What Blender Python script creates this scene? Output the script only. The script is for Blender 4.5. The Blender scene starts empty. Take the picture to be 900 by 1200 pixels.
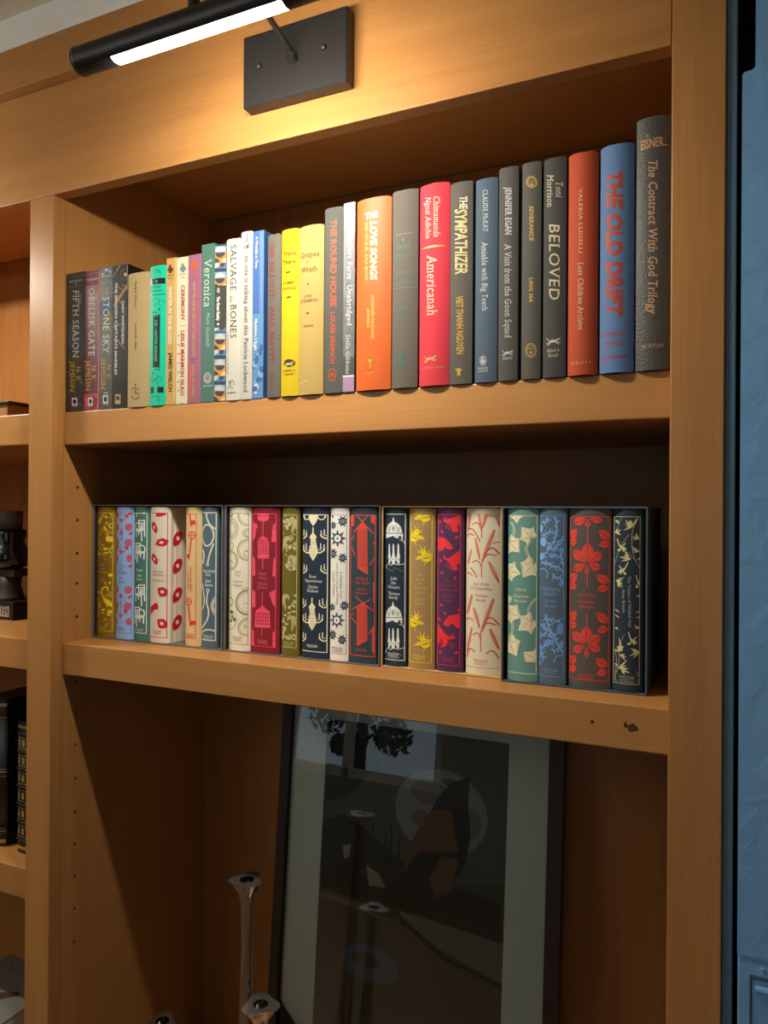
import bpy, bmesh, math, random
from mathutils import Vector, Matrix
SC = bpy.context.scene
COL = SC.collection
random.seed(7)

# ------------------------------------------------------------------ camera
cd = bpy.data.cameras.new('camera')
cam = bpy.data.objects.new('camera', cd); COL.objects.link(cam); SC.camera = cam
YAW, PITCH, ROLL = 0.444419, 0.001862, 0.006804
F = Vector((-math.sin(YAW)*math.cos(PITCH), math.cos(YAW)*math.cos(PITCH), math.sin(PITCH)))
R0 = Vector((math.cos(YAW), math.sin(YAW), 0)); U0 = R0.cross(F)
R = R0*math.cos(ROLL)+U0*math.sin(ROLL); U = R.cross(F)
cam.matrix_world = Matrix(((R.x, U.x, -F.x, 0.94116), (R.y, U.y, -F.y, -0.81820), (R.z, U.z, -F.z, 0.20041), (0, 0, 0, 1)))
cd.sensor_fit = 'VERTICAL'; cd.sensor_height = 36.0
cd.lens = 894.22/1200*36.0
cd.clip_start = 0.02; cd.clip_end = 100

# ------------------------------------------------------------------ exposure, world, daylight
vs = SC.view_settings
vs.view_transform = 'Standard'; vs.look = 'None'; vs.exposure = 0.14; vs.gamma = 1.0; vs.use_curve_mapping = False
w = bpy.data.worlds.new('world'); SC.world = w; w.use_nodes = True
w.node_tree.nodes['Background'].inputs[0].default_value = (0.42, 0.52, 0.62, 1)
w.node_tree.nodes['Background'].inputs[1].default_value = 0.03
LAMP_POWER = 272.0           # emission strength of the picture light strips
LAMP_COLOR = (1.0, 0.925, 0.79, 1)
def area(name, loc, sx, sy, power, col, rot):
    l = bpy.data.lights.new(name, 'AREA'); l.shape = 'RECTANGLE'; l.size = sx; l.size_y = sy
    l.energy = power; l.color = col
    o = bpy.data.objects.new(name, l); COL.objects.link(o); o.location = loc; o.rotation_euler = rot
    return o
# daylight outside the mirrored window and a second, added window behind the viewer
area('daylight', (-1.35, -3.75, -0.1), 1.6, 2.0, 7.5, (0.72, 0.87, 1.0), (math.radians(90), 0, 0))
area('daylight', (1.45, -3.75, -0.1), 1.6, 2.0, 9.5, (0.72, 0.87, 1.0), (math.radians(90), 0, 0))  # comes through the added right-hand window

# added fill light that brightens the ceiling, no known lamp of the room
area('ceiling_fill', (-0.9, -2.2, 0.35), 0.35, 0.35, 30.0, (1.0, 0.985, 0.95), (math.radians(180), 0, 0))

# ------------------------------------------------------------------ materials
def lin(c):
    c = c/255.0
    return c/12.92 if c <= 0.04045 else ((c+0.055)/1.055)**2.4
def rgb(c, k=1.0): return (lin(c[0])*k, lin(c[1])*k, lin(c[2])*k, 1)
_mats = {}
def mat(name, c, rough=0.6, metal=0.0, spec=0.35, k=1.0, bump=0, bscale=900):
    key = (name, tuple(c), rough, metal, spec, k, bump)
    if key in _mats: return _mats[key]
    m = bpy.data.materials.new(name); m.use_nodes = True
    nt = m.node_tree; b = nt.nodes['Principled BSDF']
    b.inputs['Base Color'].default_value = rgb(c, k); b.inputs['Roughness'].default_value = rough
    b.inputs['Metallic'].default_value = metal; b.inputs['Specular IOR Level'].default_value = spec
    if bump:
        tc = nt.nodes.new('ShaderNodeTexCoord'); n = nt.nodes.new('ShaderNodeTexNoise')
        n.inputs['Scale'].default_value = bscale; n.inputs['Detail'].default_value = 2
        bp = nt.nodes.new('ShaderNodeBump'); bp.inputs['Strength'].default_value = bump; bp.inputs['Distance'].default_value = 0.001
        nt.links.new(tc.outputs['Object'], n.inputs['Vector']); nt.links.new(n.outputs['Fac'], bp.inputs['Height'])
        nt.links.new(bp.outputs['Normal'], b.inputs['Normal'])
    _mats[key] = m
    return m
KC = 0.54
def cloth(c): return mat('book_cloth', c, 0.75, 0, 0.25, KC, 0.35, 1500)
def paper(c): return mat('glossy_paper', c, 0.5, 0, 0.3, KC)
def ink(c): return mat('ink', c, 0.55, 0, 0.3, KC)
def mottled(c1, c2, scale=90, c3=None):
    m = bpy.data.materials.new('printed_art'); m.use_nodes = True
    nt = m.node_tree; b = nt.nodes['Principled BSDF']; b.inputs['Roughness'].default_value = 0.4
    tc = nt.nodes.new('ShaderNodeTexCoord'); n = nt.nodes.new('ShaderNodeTexNoise'); n.inputs['Scale'].default_value = scale
    n.inputs['Detail'].default_value = 6; n.inputs['Roughness'].default_value = 0.7
    r = nt.nodes.new('ShaderNodeValToRGB'); r.color_ramp.elements[0].position = 0.38; r.color_ramp.elements[1].position = 0.62
    r.color_ramp.elements[0].color = rgb(c1, KC); r.color_ramp.elements[1].color = rgb(c2, KC)
    if c3:
        e = r.color_ramp.elements.new(0.72); e.color = rgb(c3, KC)
    nt.links.new(tc.outputs['Object'], n.inputs['Vector']); nt.links.new(n.outputs['Fac'], r.inputs[0]); nt.links.new(r.outputs[0], b.inputs['Base Color'])
    return m
def wood(name, axis, dark, light, rough=0.37):
    m = bpy.data.materials.new(name); m.use_nodes = True
    nt = m.node_tree; b = nt.nodes['Principled BSDF']; b.inputs['Roughness'].default_value = rough
    b.inputs['Specular IOR Level'].default_value = 0.35
    tc = nt.nodes.new('ShaderNodeTexCoord'); oi = nt.nodes.new('ShaderNodeObjectInfo')
    ml = nt.nodes.new('ShaderNodeMath'); ml.operation = 'MULTIPLY'; ml.inputs[1].default_value = 37.0
    ad = nt.nodes.new('ShaderNodeVectorMath'); ad.operation = 'ADD'
    nt.links.new(oi.outputs['Random'], ml.inputs[0]); nt.links.new(tc.outputs['Object'], ad.inputs[0]); nt.links.new(ml.outputs[0], ad.inputs[1])
    def noise(along, across, detail, dist):
        mp = nt.nodes.new('ShaderNodeMapping'); s = [across]*3; s[axis] = along
        mp.inputs['Scale'].default_value = s
        n = nt.nodes.new('ShaderNodeTexNoise'); n.inputs['Scale'].default_value = 1.0
        n.inputs['Detail'].default_value = detail; n.inputs['Distortion'].default_value = dist
        nt.links.new(ad.outputs[0], mp.inputs['Vector']); nt.links.new(mp.outputs[0], n.inputs['Vector'])
        return n
    n1 = noise(2.2, 26, 5, 0.9); n2 = noise(9, 420, 3, 0.2); n3 = noise(1.5, 6, 2, 0.3)
    r = nt.nodes.new('ShaderNodeValToRGB'); r.color_ramp.elements[0].position = 0.30; r.color_ramp.elements[1].position = 0.68
    r.color_ramp.elements[0].color = (*dark, 1); r.color_ramp.elements[1].color = (*light, 1)
    mx = nt.nodes.new('ShaderNodeMix'); mx.data_type = 'FLOAT'; mx.inputs[0].default_value = 0.35
    nt.links.new(n1.outputs['Fac'], mx.inputs[2]); nt.links.new(n3.outputs['Fac'], mx.inputs[3]); nt.links.new(mx.outputs[0], r.inputs[0])
    r2 = nt.nodes.new('ShaderNodeValToRGB'); r2.color_ramp.elements[0].position = 0.35; r2.color_ramp.elements[1].position = 0.6
    r2.color_ramp.elements[0].color = (0.92, 0.905, 0.88, 1); r2.color_ramp.elements[1].color = (1, 1, 1, 1)
    nt.links.new(n2.outputs['Fac'], r2.inputs[0])
    mm = nt.nodes.new('ShaderNodeMix'); mm.data_type = 'RGBA'; mm.blend_type = 'MULTIPLY'; mm.inputs[0].default_value = 1
    nt.links.new(r.outputs[0], mm.inputs[6]); nt.links.new(r2.outputs[0], mm.inputs[7]); nt.links.new(mm.outputs[2], b.inputs['Base Color'])
    bp = nt.nodes.new('ShaderNodeBump'); bp.inputs['Strength'].default_value = 0.12; bp.inputs['Distance'].default_value = 0.001
    nt.links.new(n2.outputs['Fac'], bp.inputs['Height']); nt.links.new(bp.outputs['Normal'], b.inputs['Normal'])
    return m
WD, WL = (0.380, 0.170, 0.047), (0.470, 0.224, 0.068)
WOOD_X = wood('alder_along_x', 0, WD, WL); WOOD_Z = wood('alder_upright', 2, WD, WL)
WOOD_BACK_SHADED = wood('alder_back_shaded', 2, (0.27, 0.105, 0.026), (0.35, 0.150, 0.042))  # back boards darkened: recess shade put into the wood colour
def plaster(name, c, strength, scale=14, rough=0.7):
    m = bpy.data.materials.new(name); m.use_nodes = True
    nt = m.node_tree; b = nt.nodes['Principled BSDF']; b.inputs['Roughness'].default_value = rough
    b.inputs['Base Color'].default_value = rgb(c); b.inputs['Specular IOR Level'].default_value = 0.3
    tc = nt.nodes.new('ShaderNodeTexCoord'); n = nt.nodes.new('ShaderNodeTexNoise'); n.inputs['Scale'].default_value = scale
    n.inputs['Detail'].default_value = 5; n.inputs['Distortion'].default_value = 0.7
    r = nt.nodes.new('ShaderNodeValToRGB'); r.color_ramp.elements[0].position = 0.44; r.color_ramp.elements[1].position = 0.60
    bp = nt.nodes.new('ShaderNodeBump'); bp.inputs['Strength'].default_value = strength; bp.inputs['Distance'].default_value = 0.004
    nt.links.new(tc.outputs['Object'], n.inputs['Vector']); nt.links.new(n.outputs['Fac'], r.inputs[0]); nt.links.new(r.outputs[0], bp.inputs['Height'])
    nt.links.new(bp.outputs['Normal'], b.inputs['Normal'])
    return m
BLUE = plaster('blue_plaster', (114, 162, 206), 0.13, 20, 0.5)
BLUE_DARK = plaster('grey_blue_plaster', (72, 92, 100), 0.6, 30)
BLUE_TRIM = mat('blue_trim_paint', (78, 104, 116), 0.6)
WHITE = plaster('white_plaster', (226, 224, 214), 0.25, 30)
CREAM = plaster('ceiling_plaster', (222, 212, 194), 0.3, 30)
ROOM = mat('room_wall_paint', (150, 146, 138), 0.8)
BLACK_METAL = mat('black_metal', (46, 44, 43), 0.4, 0.4, 0.5, 1.0, 0.15, 700)
CHROME = mat('polished_metal', (190, 188, 186), 0.09, 1.0)

# ------------------------------------------------------------------ mesh helpers
def obj(name, bm, mats, parent=None, world=True):
    me = bpy.data.meshes.new(name); bm.to_mesh(me); bm.free()
    for m in (mats if isinstance(mats, (list, tuple)) else [mats]): me.materials.append(m)
    o = bpy.data.objects.new(name, me); COL.objects.link(o)
    if parent:
        o.parent = parent
        if world:                                   # vertices are given in world coordinates
            w_ = Vector((0, 0, 0)); q = parent
            while q: w_ += q.location; q = q.parent
            o.location = -w_
    return o
def thing(name, label, cat, loc=(0, 0, 0), group=None):
    o = bpy.data.objects.new(name, None); COL.objects.link(o); o.location = loc; o.empty_display_size = 0.02
    return tag(o, label, cat, group)
def tag(o, label, cat, group=None):
    o['label'] = label; o['category'] = cat
    if group: o['group'] = group
    return o
def struct(name, bm, m):
    o = obj(name, bm, m); o['kind'] = 'structure'; return o
def copy_tree(o, parent=None):
    c = o.copy(); COL.objects.link(c); c.parent = parent
    for ch in list(o.children): copy_tree(ch, c)
    return c
def bx(bm, x0, x1, y0, y1, z0, z1, bevel=0.0, mi=0, seg=2):
    vs_ = [bm.verts.new((x, y, z)) for z in (z0, z1) for y in (y0, y1) for x in (x0, x1)]
    fs = [bm.faces.new([vs_[i] for i in q]) for q in ((0, 2, 3, 1), (4, 5, 7, 6), (0, 1, 5, 4), (2, 6, 7, 3), (0, 4, 6, 2), (1, 3, 7, 5))]
    for f in fs: f.material_index = mi
    if bevel:
        es = list({e for f in fs for e in f.edges})
        bmesh.ops.bevel(bm, geom=es, offset=bevel, segments=seg, affect='EDGES', profile=0.5, clamp_overlap=True)
def box(*a, **k):
    bm = bmesh.new(); bx(bm, *a, **k); return bm
def tube(bm, pts, r, n=16, caps=True, mi=0):
    pts = [Vector(p) for p in pts]; rings = []
    rr = r if isinstance(r, (list, tuple)) else [r]*len(pts)
    for i, p in enumerate(pts):
        d = (pts[min(i+1, len(pts)-1)]-pts[max(i-1, 0)]).normalized()
        a = d.cross(Vector((0, 0, 1)) if abs(d.z) < 0.95 else Vector((1, 0, 0))).normalized(); b = d.cross(a)
        rings.append([bm.verts.new(p+(a*math.cos(t)+b*math.sin(t))*rr[i]) for t in [2*math.pi*k/n for k in range(n)]])
    for i in range(len(pts)-1):
        for k in range(n):
            f = bm.faces.new((rings[i][k], rings[i][(k+1) % n], rings[i+1][(k+1) % n], rings[i+1][k])); f.smooth = True; f.material_index = mi
    if caps:
        for q in (rings[0][::-1], rings[-1]):
            f = bm.faces.new(q); f.material_index = mi
            for e in f.edges: e.smooth = False
def lathe(bm, prof, c, n=24, mi=0):
    rings = [[bm.verts.new((c[0]+r*math.cos(2*math.pi*k/n), c[1]+r*math.sin(2*math.pi*k/n), c[2]+z)) for k in range(n)] for r, z in prof]
    for a, b in zip(rings, rings[1:]):
        for k in range(n):
            f = bm.faces.new((a[k], a[(k+1) % n], b[(k+1) % n], b[k])); f.smooth = True; f.material_index = mi
    bm.faces.new(rings[0][::-1]).material_index = mi; bm.faces.new(rings[-1]).material_index = mi
def sphere(bm, c, r, sy=1.0, mi=0):
    res = bmesh.ops.create_uvsphere(bm, u_segments=16, v_segments=10, radius=r)
    for v in res['verts']:
        v.co = Vector((v.co.x, v.co.y*sy, v.co.z))+Vector(c)
    for f in {f for v in res['verts'] for f in v.link_faces}: f.smooth = True; f.material_index = mi
# ------------------------------------------------------------------ the room
FLOOR, CEIL = -1.45, 0.951
struct('floor', box(-2.7, 2.5, -3.1, 0.5, FLOOR-0.05, FLOOR), mat('oak_floor', (120, 92, 66), 0.5))
struct('ceiling', box(-2.7, 2.5, -3.1, 0.5, CEIL, CEIL+0.05), CREAM)
struct('wall_left', box(-2.7, -2.6, -3.1, 0.5, FLOOR, CEIL), ROOM)
struct('wall_back', box(-2.6, 2.4, 0.372, 0.5, FLOOR, CEIL), ROOM)
WINS = ((-2.0, -0.7), (0.8, 2.1)); WZ0, WZ1 = -0.9, 0.7  # second window is unseen, added to brighten the blue wall
bm = bmesh.new()
xs = [-2.6, -2.0, -0.7, 0.8, 2.1, 2.4]
for i in (0, 2, 4): bx(bm, xs[i], xs[i+1], -3.1, -3.0, FLOOR, CEIL)
for i in (1, 3):
    bx(bm, xs[i], xs[i+1], -3.1, -3.0, FLOOR, WZ0); bx(bm, xs[i], xs[i+1], -3.1, -3.0, WZ1, CEIL)
struct('wall_front', bm, ROOM)
def thin_glass(name, fres, tint=(1, 1, 1, 1)):
    m = bpy.data.materials.new(name); m.use_nodes = True; nt = m.node_tree
    for n in list(nt.nodes):
        if n.type != 'OUTPUT_MATERIAL': nt.nodes.remove(n)
    o = nt.nodes['Material Output']; t = nt.nodes.new('ShaderNodeBsdfTransparent'); g = nt.nodes.new('ShaderNodeBsdfGlossy')
    t.inputs[0].default_value = tint; g.inputs['Roughness'].default_value = 0.0
    f = nt.nodes.new('ShaderNodeFresnel'); f.inputs[0].default_value = fres; x = nt.nodes.new('ShaderNodeMixShader')
    nt.links.new(f.outputs[0], x.inputs[0]); nt.links.new(t.outputs[0], x.inputs[1]); nt.links.new(g.outputs[0], x.inputs[2]); nt.links.new(x.outputs[0], o.inputs[0])
    return m
PANE = thin_glass('window_glass', 1.3)
FRAME_WHITE = mat('white_window_paint', (225, 224, 220), 0.5)
for i, (a, b) in enumerate(WINS):
    bm = bmesh.new(); t = 0.05; mid = (a+b)/2
    for q in ((a, a+t), (b-t, b), (mid-0.025, mid+0.025)): bx(bm, q[0], q[1], -3.08, -3.02, WZ0, WZ1)
    for z in (WZ0, WZ1-t): bx(bm, a+t, b-t, -3.08, -3.02, z, z+t)
    fr = struct('window_%d' % (i+1), bm, FRAME_WHITE)
    obj('glass_pane', box(a+t, b-t, -3.052, -3.048, WZ0+t, WZ1-t), PANE, fr)
# tree outside the first window
tr = thing('garden_tree', 'dark leafy tree outside the window, mirrored in the picture glass', 'tree', (-1.45, -3.45, FLOOR))
bm = bmesh.new(); tube(bm, [(-1.45, -3.45, FLOOR), (-1.46, -3.44, -0.7), (-1.42, -3.45, 0.0)], [0.05, 0.04, 0.02], 10)
obj('trunk', bm, mat('bark', (52, 44, 36), 0.9), tr)
bm = bmesh.new(); rn = random.Random(3)
for c in ((-1.72, -0.55, 0.16), (-1.66, -0.42, 0.2), (-1.35, -0.55, 0.2), (-1.22, -0.68, 0.12), (-1.4, -0.25, 0.3), (-1.62, -0.78, 0.07), (-1.15, -0.45, 0.1)):
    for k in range(150):
        d = Vector((rn.gauss(0, 1), rn.gauss(0, 0.5), rn.gauss(0, 1))).normalized()*c[2]*rn.random()**0.4
        p = Vector((c[0], -3.45, c[1]))+d; s = rn.uniform(0.02, 0.04)
        a = Vector((rn.uniform(-1, 1), rn.uniform(-0.4, 0.4), rn.uniform(-1, 1))).normalized(); b = a.cross(Vector((rn.uniform(-0.4, 0.4), 1, rn.uniform(-0.4, 0.4)))).normalized()
        bm.faces.new([bm.verts.new(p+a*s), bm.verts.new(p+b*s*0.45), bm.verts.new(p-a*s), bm.verts.new(p-b*s*0.45)])
obj('foliage', bm, mat('leaf', (38, 48, 34), 0.7), tr)

# white wall strip over the bookcase, blue plaster wall, trim and dark gap backing at its right
struct('wall_upper', box(-2.6, 0.9205, -0.018, 0.03, 0.9030, CEIL), WHITE)
struct('trim_1', box(0.9204, 0.9302, 0.003, 0.372, FLOOR, CEIL, 0.0012), BLUE_TRIM)
struct('gap_backing', box(0.9304, 2.4, 0.12, 0.372, FLOOR, CEIL), mat('gap_shade', (34, 26, 20), 0.8))  # dark sheet behind the gap, its shade put into the colour
bm = bmesh.new(); WY = -0.004
pts = [(0.9345, -0.2225), (2.4, -0.2225), (2.4, CEIL), (0.9460, CEIL), (0.9460, 0.6335), (0.9448, 0.6312), (0.9425, 0.6302), (0.9362, 0.6295), (0.9345, 0.6270)]
fr = [bm.verts.new((x, WY, z)) for x, z in pts]; bk = [bm.verts.new((x, 0.12, z)) for x, z in pts]
bm.faces.new(fr); bm.faces.new(bk[::-1])
for i in range(len(pts)): bm.faces.new((fr[i], fr[(i+1) % len(pts)], bk[(i+1) % len(pts)], bk[i]))
bmesh.ops.recalc_face_normals(bm, faces=bm.faces)
bmesh.ops.triangulate(bm, faces=bm.faces)
struct('wall_right', bm, BLUE)
struct('wall_right_lower', box(0.9350, 2.4, -0.0025, 0.12, FLOOR, -0.2225, 0.0015), BLUE)
struct('wall_side', box(2.4, 2.5, -3.1, 0.5, FLOOR, CEIL), ROOM)
PL = mat('blue_painted_metal', (112, 160, 206), 0.45)
pt = thing('wall_panel', 'blue painted access plate with a raised bar, low on the blue wall', 'wall plate', (1.0, -0.0025, -0.30))
def q_(x0, x1, d0, d1, z0, z1, bv): return box(x0, x1, -0.0025-d1, -0.0025-d0, z0, z1, bv)
obj('plate', q_(0.9470, 1.06, 0, 0.0025, -0.2890, -0.2420, 0.0010), PL, pt)
RIM = mat('plate_rim', (52, 74, 86), 0.6)
obj('side_rim', q_(0.9455, 0.9470, 0, 0.0038, -0.2895, -0.2400, 0.0004), RIM, pt); obj('top_rim', q_(0.9470, 1.061, 0, 0.0038, -0.2420, -0.2402, 0.0004), RIM, pt)
bm = bmesh.new(); tube(bm, [(0.9505, -0.0050, -0.2515), (1.05, -0.0050, -0.2515)], 0.0034, 14); obj('raised_bar', bm, PL, pt)
obj('latch', q_(0.9505, 1.055, 0.001, 0.0045, -0.3010, -0.2900, 0.0012), mat('pale_blue_latch', (135, 165, 195), 0.4), pt)
bm = bmesh.new(); sphere(bm, (0.9570, -0.0030, -0.2330), 0.0018, 0.6); obj('screw', bm, PL, pt)

# ------------------------------------------------------------------ built-in bookcase
T, BACK = 0.0217, 0.365
bc = thing('built_in_bookcase', 'large golden brown wooden built-in bookcase filling the wall', 'bookcase', (-0.03, 0.0, FLOOR))
def board(name, m, *a, bevel=0.0012, k=None):
    return obj(name, box(*a, bevel), m, bc)
board('stile', WOOD_Z, 0.87, 0.9202, 0, T, -0.80, 0.838)
board('stile', WOOD_Z, -0.0508, 0.0, 0, T, -0.80, 0.6751)
board('stile', WOOD_Z, -0.9708, -0.92, 0, T, -0.80, 0.6751)
board('top_rail', WOOD_X, -0.9708, 0.8697, 0, T, 0.6753, 0.8395)
board('crown_board', WOOD_X, -0.9708, 0.9202, -0.018, T, 0.8397, 0.9028)
board('top_panel', WOOD_X, -0.92, 0.87, T, BACK, 0.760, 0.775)
board('back_panel', WOOD_BACK_SHADED, -0.92, 0.87, BACK, BACK+0.006, -0.80, 0.760)
board('bottom_panel', WOOD_X, -0.9708, 0.9202, 0.0, BACK, -0.85, -0.80)
board('base_cabinet', WOOD_X, -0.9708, 0.9202, 0.0, BACK, FLOOR, -0.85)
PINS = [0.237, 0.186, 0.1346, 0.0875, 0.036, -0.0663, -0.1152, -0.1637, -0.2158, -0.2677, -0.3182, -0.3676, -0.419, -0.470]
def panel_with_holes(x0, x1, face):
    a = obj('side_panel', box(x0, x1, T, BACK, -0.80, 0.760), WOOD_Z, bc)
    bm = bmesh.new()
    for z in PINS:
        for y in (0.0492, 0.326):
            tube(bm, [(face-0.012, y, z), (face+0.012, y, z)], 0.0031, 12)
    c = obj('cutter', bm, WOOD_Z); md = a.modifiers.new('holes', 'BOOLEAN'); md.object = c; md.operation = 'DIFFERENCE'; md.solver = 'EXACT'
    bpy.context.view_layer.update()
    me = bpy.data.meshes.new_from_object(a.evaluated_get(bpy.context.evaluated_depsgraph_get()))
    a.modifiers.clear(); a.data = me; bpy.data.objects.remove(c)
    if not me.materials: me.materials.append(WOOD_Z)
panel_with_holes(-0.024, 0.0, 0.0)
panel_with_holes(0.87, 0.8895, 0.87)
obj('side_panel', box(-0.0508, -0.0245, T, BACK, -0.80, 0.760), WOOD_Z, bc)
obj('side_panel', box(-0.9400, -0.92, T, BACK, -0.80, 0.760), WOOD_Z, bc)
Z1T, Z1B, Z2B = 0.3513, 0.3012, -0.0482
for x0, x1, levels in ((0.0006, 0.8694, ((Z1B, Z1T), (Z2B, 0.0))), (-0.9194, -0.0512, ((Z1B+0.003, Z1T+0.0015), (Z2B-0.001, 0.0), (-0.4085, -0.3605)))):
    for a, b in levels:
        board('shelf', WOOD_X, x0, x1, T, BACK-0.0006, a, b, bevel=0.0016)
# knots and nicks in the wood
def knot(bm, c, rx, rz, y):
    n = 14; ctr = bm.verts.new((c[0], y, c[1]))
    ring = [bm.verts.new((c[0]+rx*math.cos(6.2832*k/n)*(1+0.15*math.sin(3*k)), y, c[1]+rz*math.sin(6.2832*k/n)*(1+0.2*math.cos(2*k)))) for k in range(n)]
    for k in range(n): bm.faces.new((ctr, ring[k], ring[(k+1) % n]))
for kx, kz, krx, krz in ((0.833, -0.0238, 0.0055, 0.0042), (0.826, -0.0215, 0.002, 0.003), (0.7915, -0.0225, 0.002, 0.002)):
    bm = bmesh.new(); knot(bm, (kx, kz), krx, krz, T-0.0002)
    k_ = obj('knot', bm, mat('dark_knot', (74, 42, 20), 0.5), bc); k_['label'] = 'dark knot in the lower shelf edge'

# ------------------------------------------------------------------ picture light on the top rail
EMIT = bpy.data.materials.new('led_glow'); EMIT.use_nodes = True
_b = EMIT.node_tree.nodes['Principled BSDF']; _b.inputs['Base Color'].default_value = (0.9, 0.9, 0.9, 1)
_b.inputs['Emission Color'].default_value = LAMP_COLOR; _b.inputs['Emission Strength'].default_value = LAMP_POWER
EMIT2 = EMIT.copy(); EMIT2.node_tree.nodes['Principled BSDF'].inputs['Emission Strength'].default_value = LAMP_POWER*1.4
def picture_light(cx, label, glow=EMIT):
    t = thing('picture_light', label, 'lamp', (cx, 0.0, 0.7149))
    obj('backplate', box(cx-0.0752, cx+0.0755, -0.019, -0.0001, 0.7149, 0.8065, 0.0014, seg=1), BLACK_METAL, t)
    for sx in (-0.0505, 0.0435):
        bm = bmesh.new(); sphere(bm, (cx+sx, -0.0195, 0.7633), 0.0042, 0.85); obj('screw', bm, BLACK_METAL, t)
    bm = bmesh.new()
    ctrl = [(0.0, -0.012, 0.762), (0.0, -0.052, 0.775), (0.001, -0.105, 0.787), (0.002, -0.150, 0.787), (0.003, -0.185, 0.772), (0.0045, -0.205, 0.745), (0.005, -0.211, 0.703)]
    pts = []
    for i in range(len(ctrl)-1):
        p0, p1, p2, p3 = [Vector(ctrl[max(0, min(len(ctrl)-1, j))]) for j in (i-1, i, i+1, i+2)]
        for s in range(6):
            u = s/6; pts.append(0.5*((2*p1)+(p2-p0)*u+(2*p0-5*p1+4*p2-p3)*u*u+(3*p1-p0-3*p2+p3)*u**3))
    pts.append(Vector(ctrl[-1]))
    tube(bm, [(cx+p.x, p.y, p.z) for p in pts], 0.0036, 14)
    arm = obj('arm', bm, BLACK_METAL, t)
    bm = bmesh.new(); tube(bm, [(cx, -0.019, 0.7585), (cx, -0.026, 0.7615)], 0.0066, 18)
    obj('collar', bm, BLACK_METAL, t)
    bm = bmesh.new(); tube(bm, [(cx+0.005, -0.211, 0.7035), (cx+0.005, -0.211, 0.7130)], 0.0062, 18)
    obj('pivot', bm, BLACK_METAL, t)
    ax, az, r = -0.211, 0.691, 0.0145
    n = 40; lo, hi = math.radians(237), math.radians(357)
    angs = [hi+(2*math.pi-(hi-lo))*k/n for k in range(n+1)]
    bm = bmesh.new(); x0, x1 = cx-0.1490, cx+0.1590
    A = [bm.verts.new((x0, ax+r*math.cos(a), az+r*math.sin(a))) for a in angs]; B = [bm.verts.new((x1, ax+r*math.cos(a), az+r*math.sin(a))) for a in angs]
    for k in range(n):
        f = bm.faces.new((A[k], A[k+1], B[k+1], B[k])); f.smooth = True
    # the closed ends of the slot: the tube is round again outside the strip
    s0, s1 = cx-0.0985, cx+0.1135
    for p, q in ((x0, s0), (s1, x1)):
        ang2 = [lo+(hi-lo)*k/10 for k in range(11)]
        P = [bm.verts.new((p, ax+r*math.cos(a), az+r*math.sin(a))) for a in ang2]; Q = [bm.verts.new((q, ax+r*math.cos(a), az+r*math.sin(a))) for a in ang2]
        for k in range(10):
            f = bm.faces.new((P[k], P[k+1], Q[k+1], Q[k])); f.smooth = True
        e = Q if p == x0 else P
        bm.faces.new(e)
    obj('tube', bm, BLACK_METAL, t)
    for x, d in ((x0, -1), (x1, 1)):
        bm = bmesh.new(); tube(bm, [(x+d*0.0002, ax, az), (x+d*0.0022, ax, az), (x+d*0.0034, ax, az)], [r+0.0006, r+0.0006, r-0.002], 32)
        obj('end_cap', bm, BLACK_METAL, t)
    bm = bmesh.new(); k_ = 16; rr = r-0.0004
    an = [lo+(hi-lo)*i/k_ for i in range(k_+1)]
    A = [bm.verts.new((s0, ax+rr*math.cos(q), az+rr*math.sin(q))) for q in an]; B = [bm.verts.new((s1, ax+rr*math.cos(q), az+rr*math.sin(q))) for q in an]
    for i in range(k_): bm.faces.new((A[i], A[i+1], B[i+1], B[i])).smooth = True
    obj('led_strip', bm, glow, t)
    return t
picture_light(0.4322, 'black metal picture light with glowing strip, mounted over the book shelves')
picture_light(-0.4860, 'black picture light over the left bay, beyond the picture edge', EMIT2)

# ------------------------------------------------------------------ bottom compartment: framed print and candle holders
LEAN = math.radians(5.0)
pr = thing('framed_picture', 'large dark framed print behind reflective glass, leaning under the lower shelf', 'picture', (0.47, 0.27, -0.80))
GC = Vector((0.47, 0.300, -0.15)); ey = Vector((0, math.sin(LEAN), math.cos(LEAN))); en = Vector((0, -math.cos(LEAN), math.sin(LEAN)))
def gp(x, s, d=0.0): return Vector((GC.x+x, GC.y, GC.z))+ey*s+en*d   # x sideways, s up the slope, d outwards
def slab(bm, x0, x1, s0, s1, d0, d1, mi=0):
    v = [bm.verts.new(gp(x, s, d)) for d in (d0, d1) for s in (s0, s1) for x in (x0, x1)]
    for q in ((0, 2, 3, 1), (4, 5, 7, 6), (0, 1, 5, 4), (2, 6, 7, 3), (0, 4, 6, 2), (1, 3, 7, 5)): bm.faces.new([v[i] for i in q]).material_index = mi
FX0, FX1, FS0, FS1 = -0.2475, 0.2335, -0.645, 0.095
MX0, MX1 = -0.2300, 0.2120
bm = bmesh.new()
slab(bm, FX0, MX0, FS0, FS1, -0.012, 0.008); slab(bm, MX1, FX1, FS0, FS1, -0.012, 0.008)
slab(bm, MX0, MX1, FS0, FS0+0.02, -0.012, 0.008); slab(bm, MX0, MX1, FS1-0.02, FS1, -0.012, 0.008); slab(bm, MX0, MX1, FS0+0.02, FS1-0.02, -0.012, -0.009)
obj('frame', bm, mat('dark_frame', (46, 32, 24), 0.45), pr)
AX0, AX1, AS0, AS1 = -0.1660, 0.1490, -0.590, 0.005
bm = bmesh.new()
slab(bm, MX0, AX0, FS0+0.02, FS1-0.02, -0.006, -0.003); slab(bm, AX1, MX1, FS0+0.02, FS1-0.02, -0.006, -0.003)
slab(bm, AX0, AX1, FS0+0.02, AS0, -0.006, -0.003); slab(bm, AX0, AX1, AS1, FS1-0.02, -0.006, -0.003)
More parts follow.
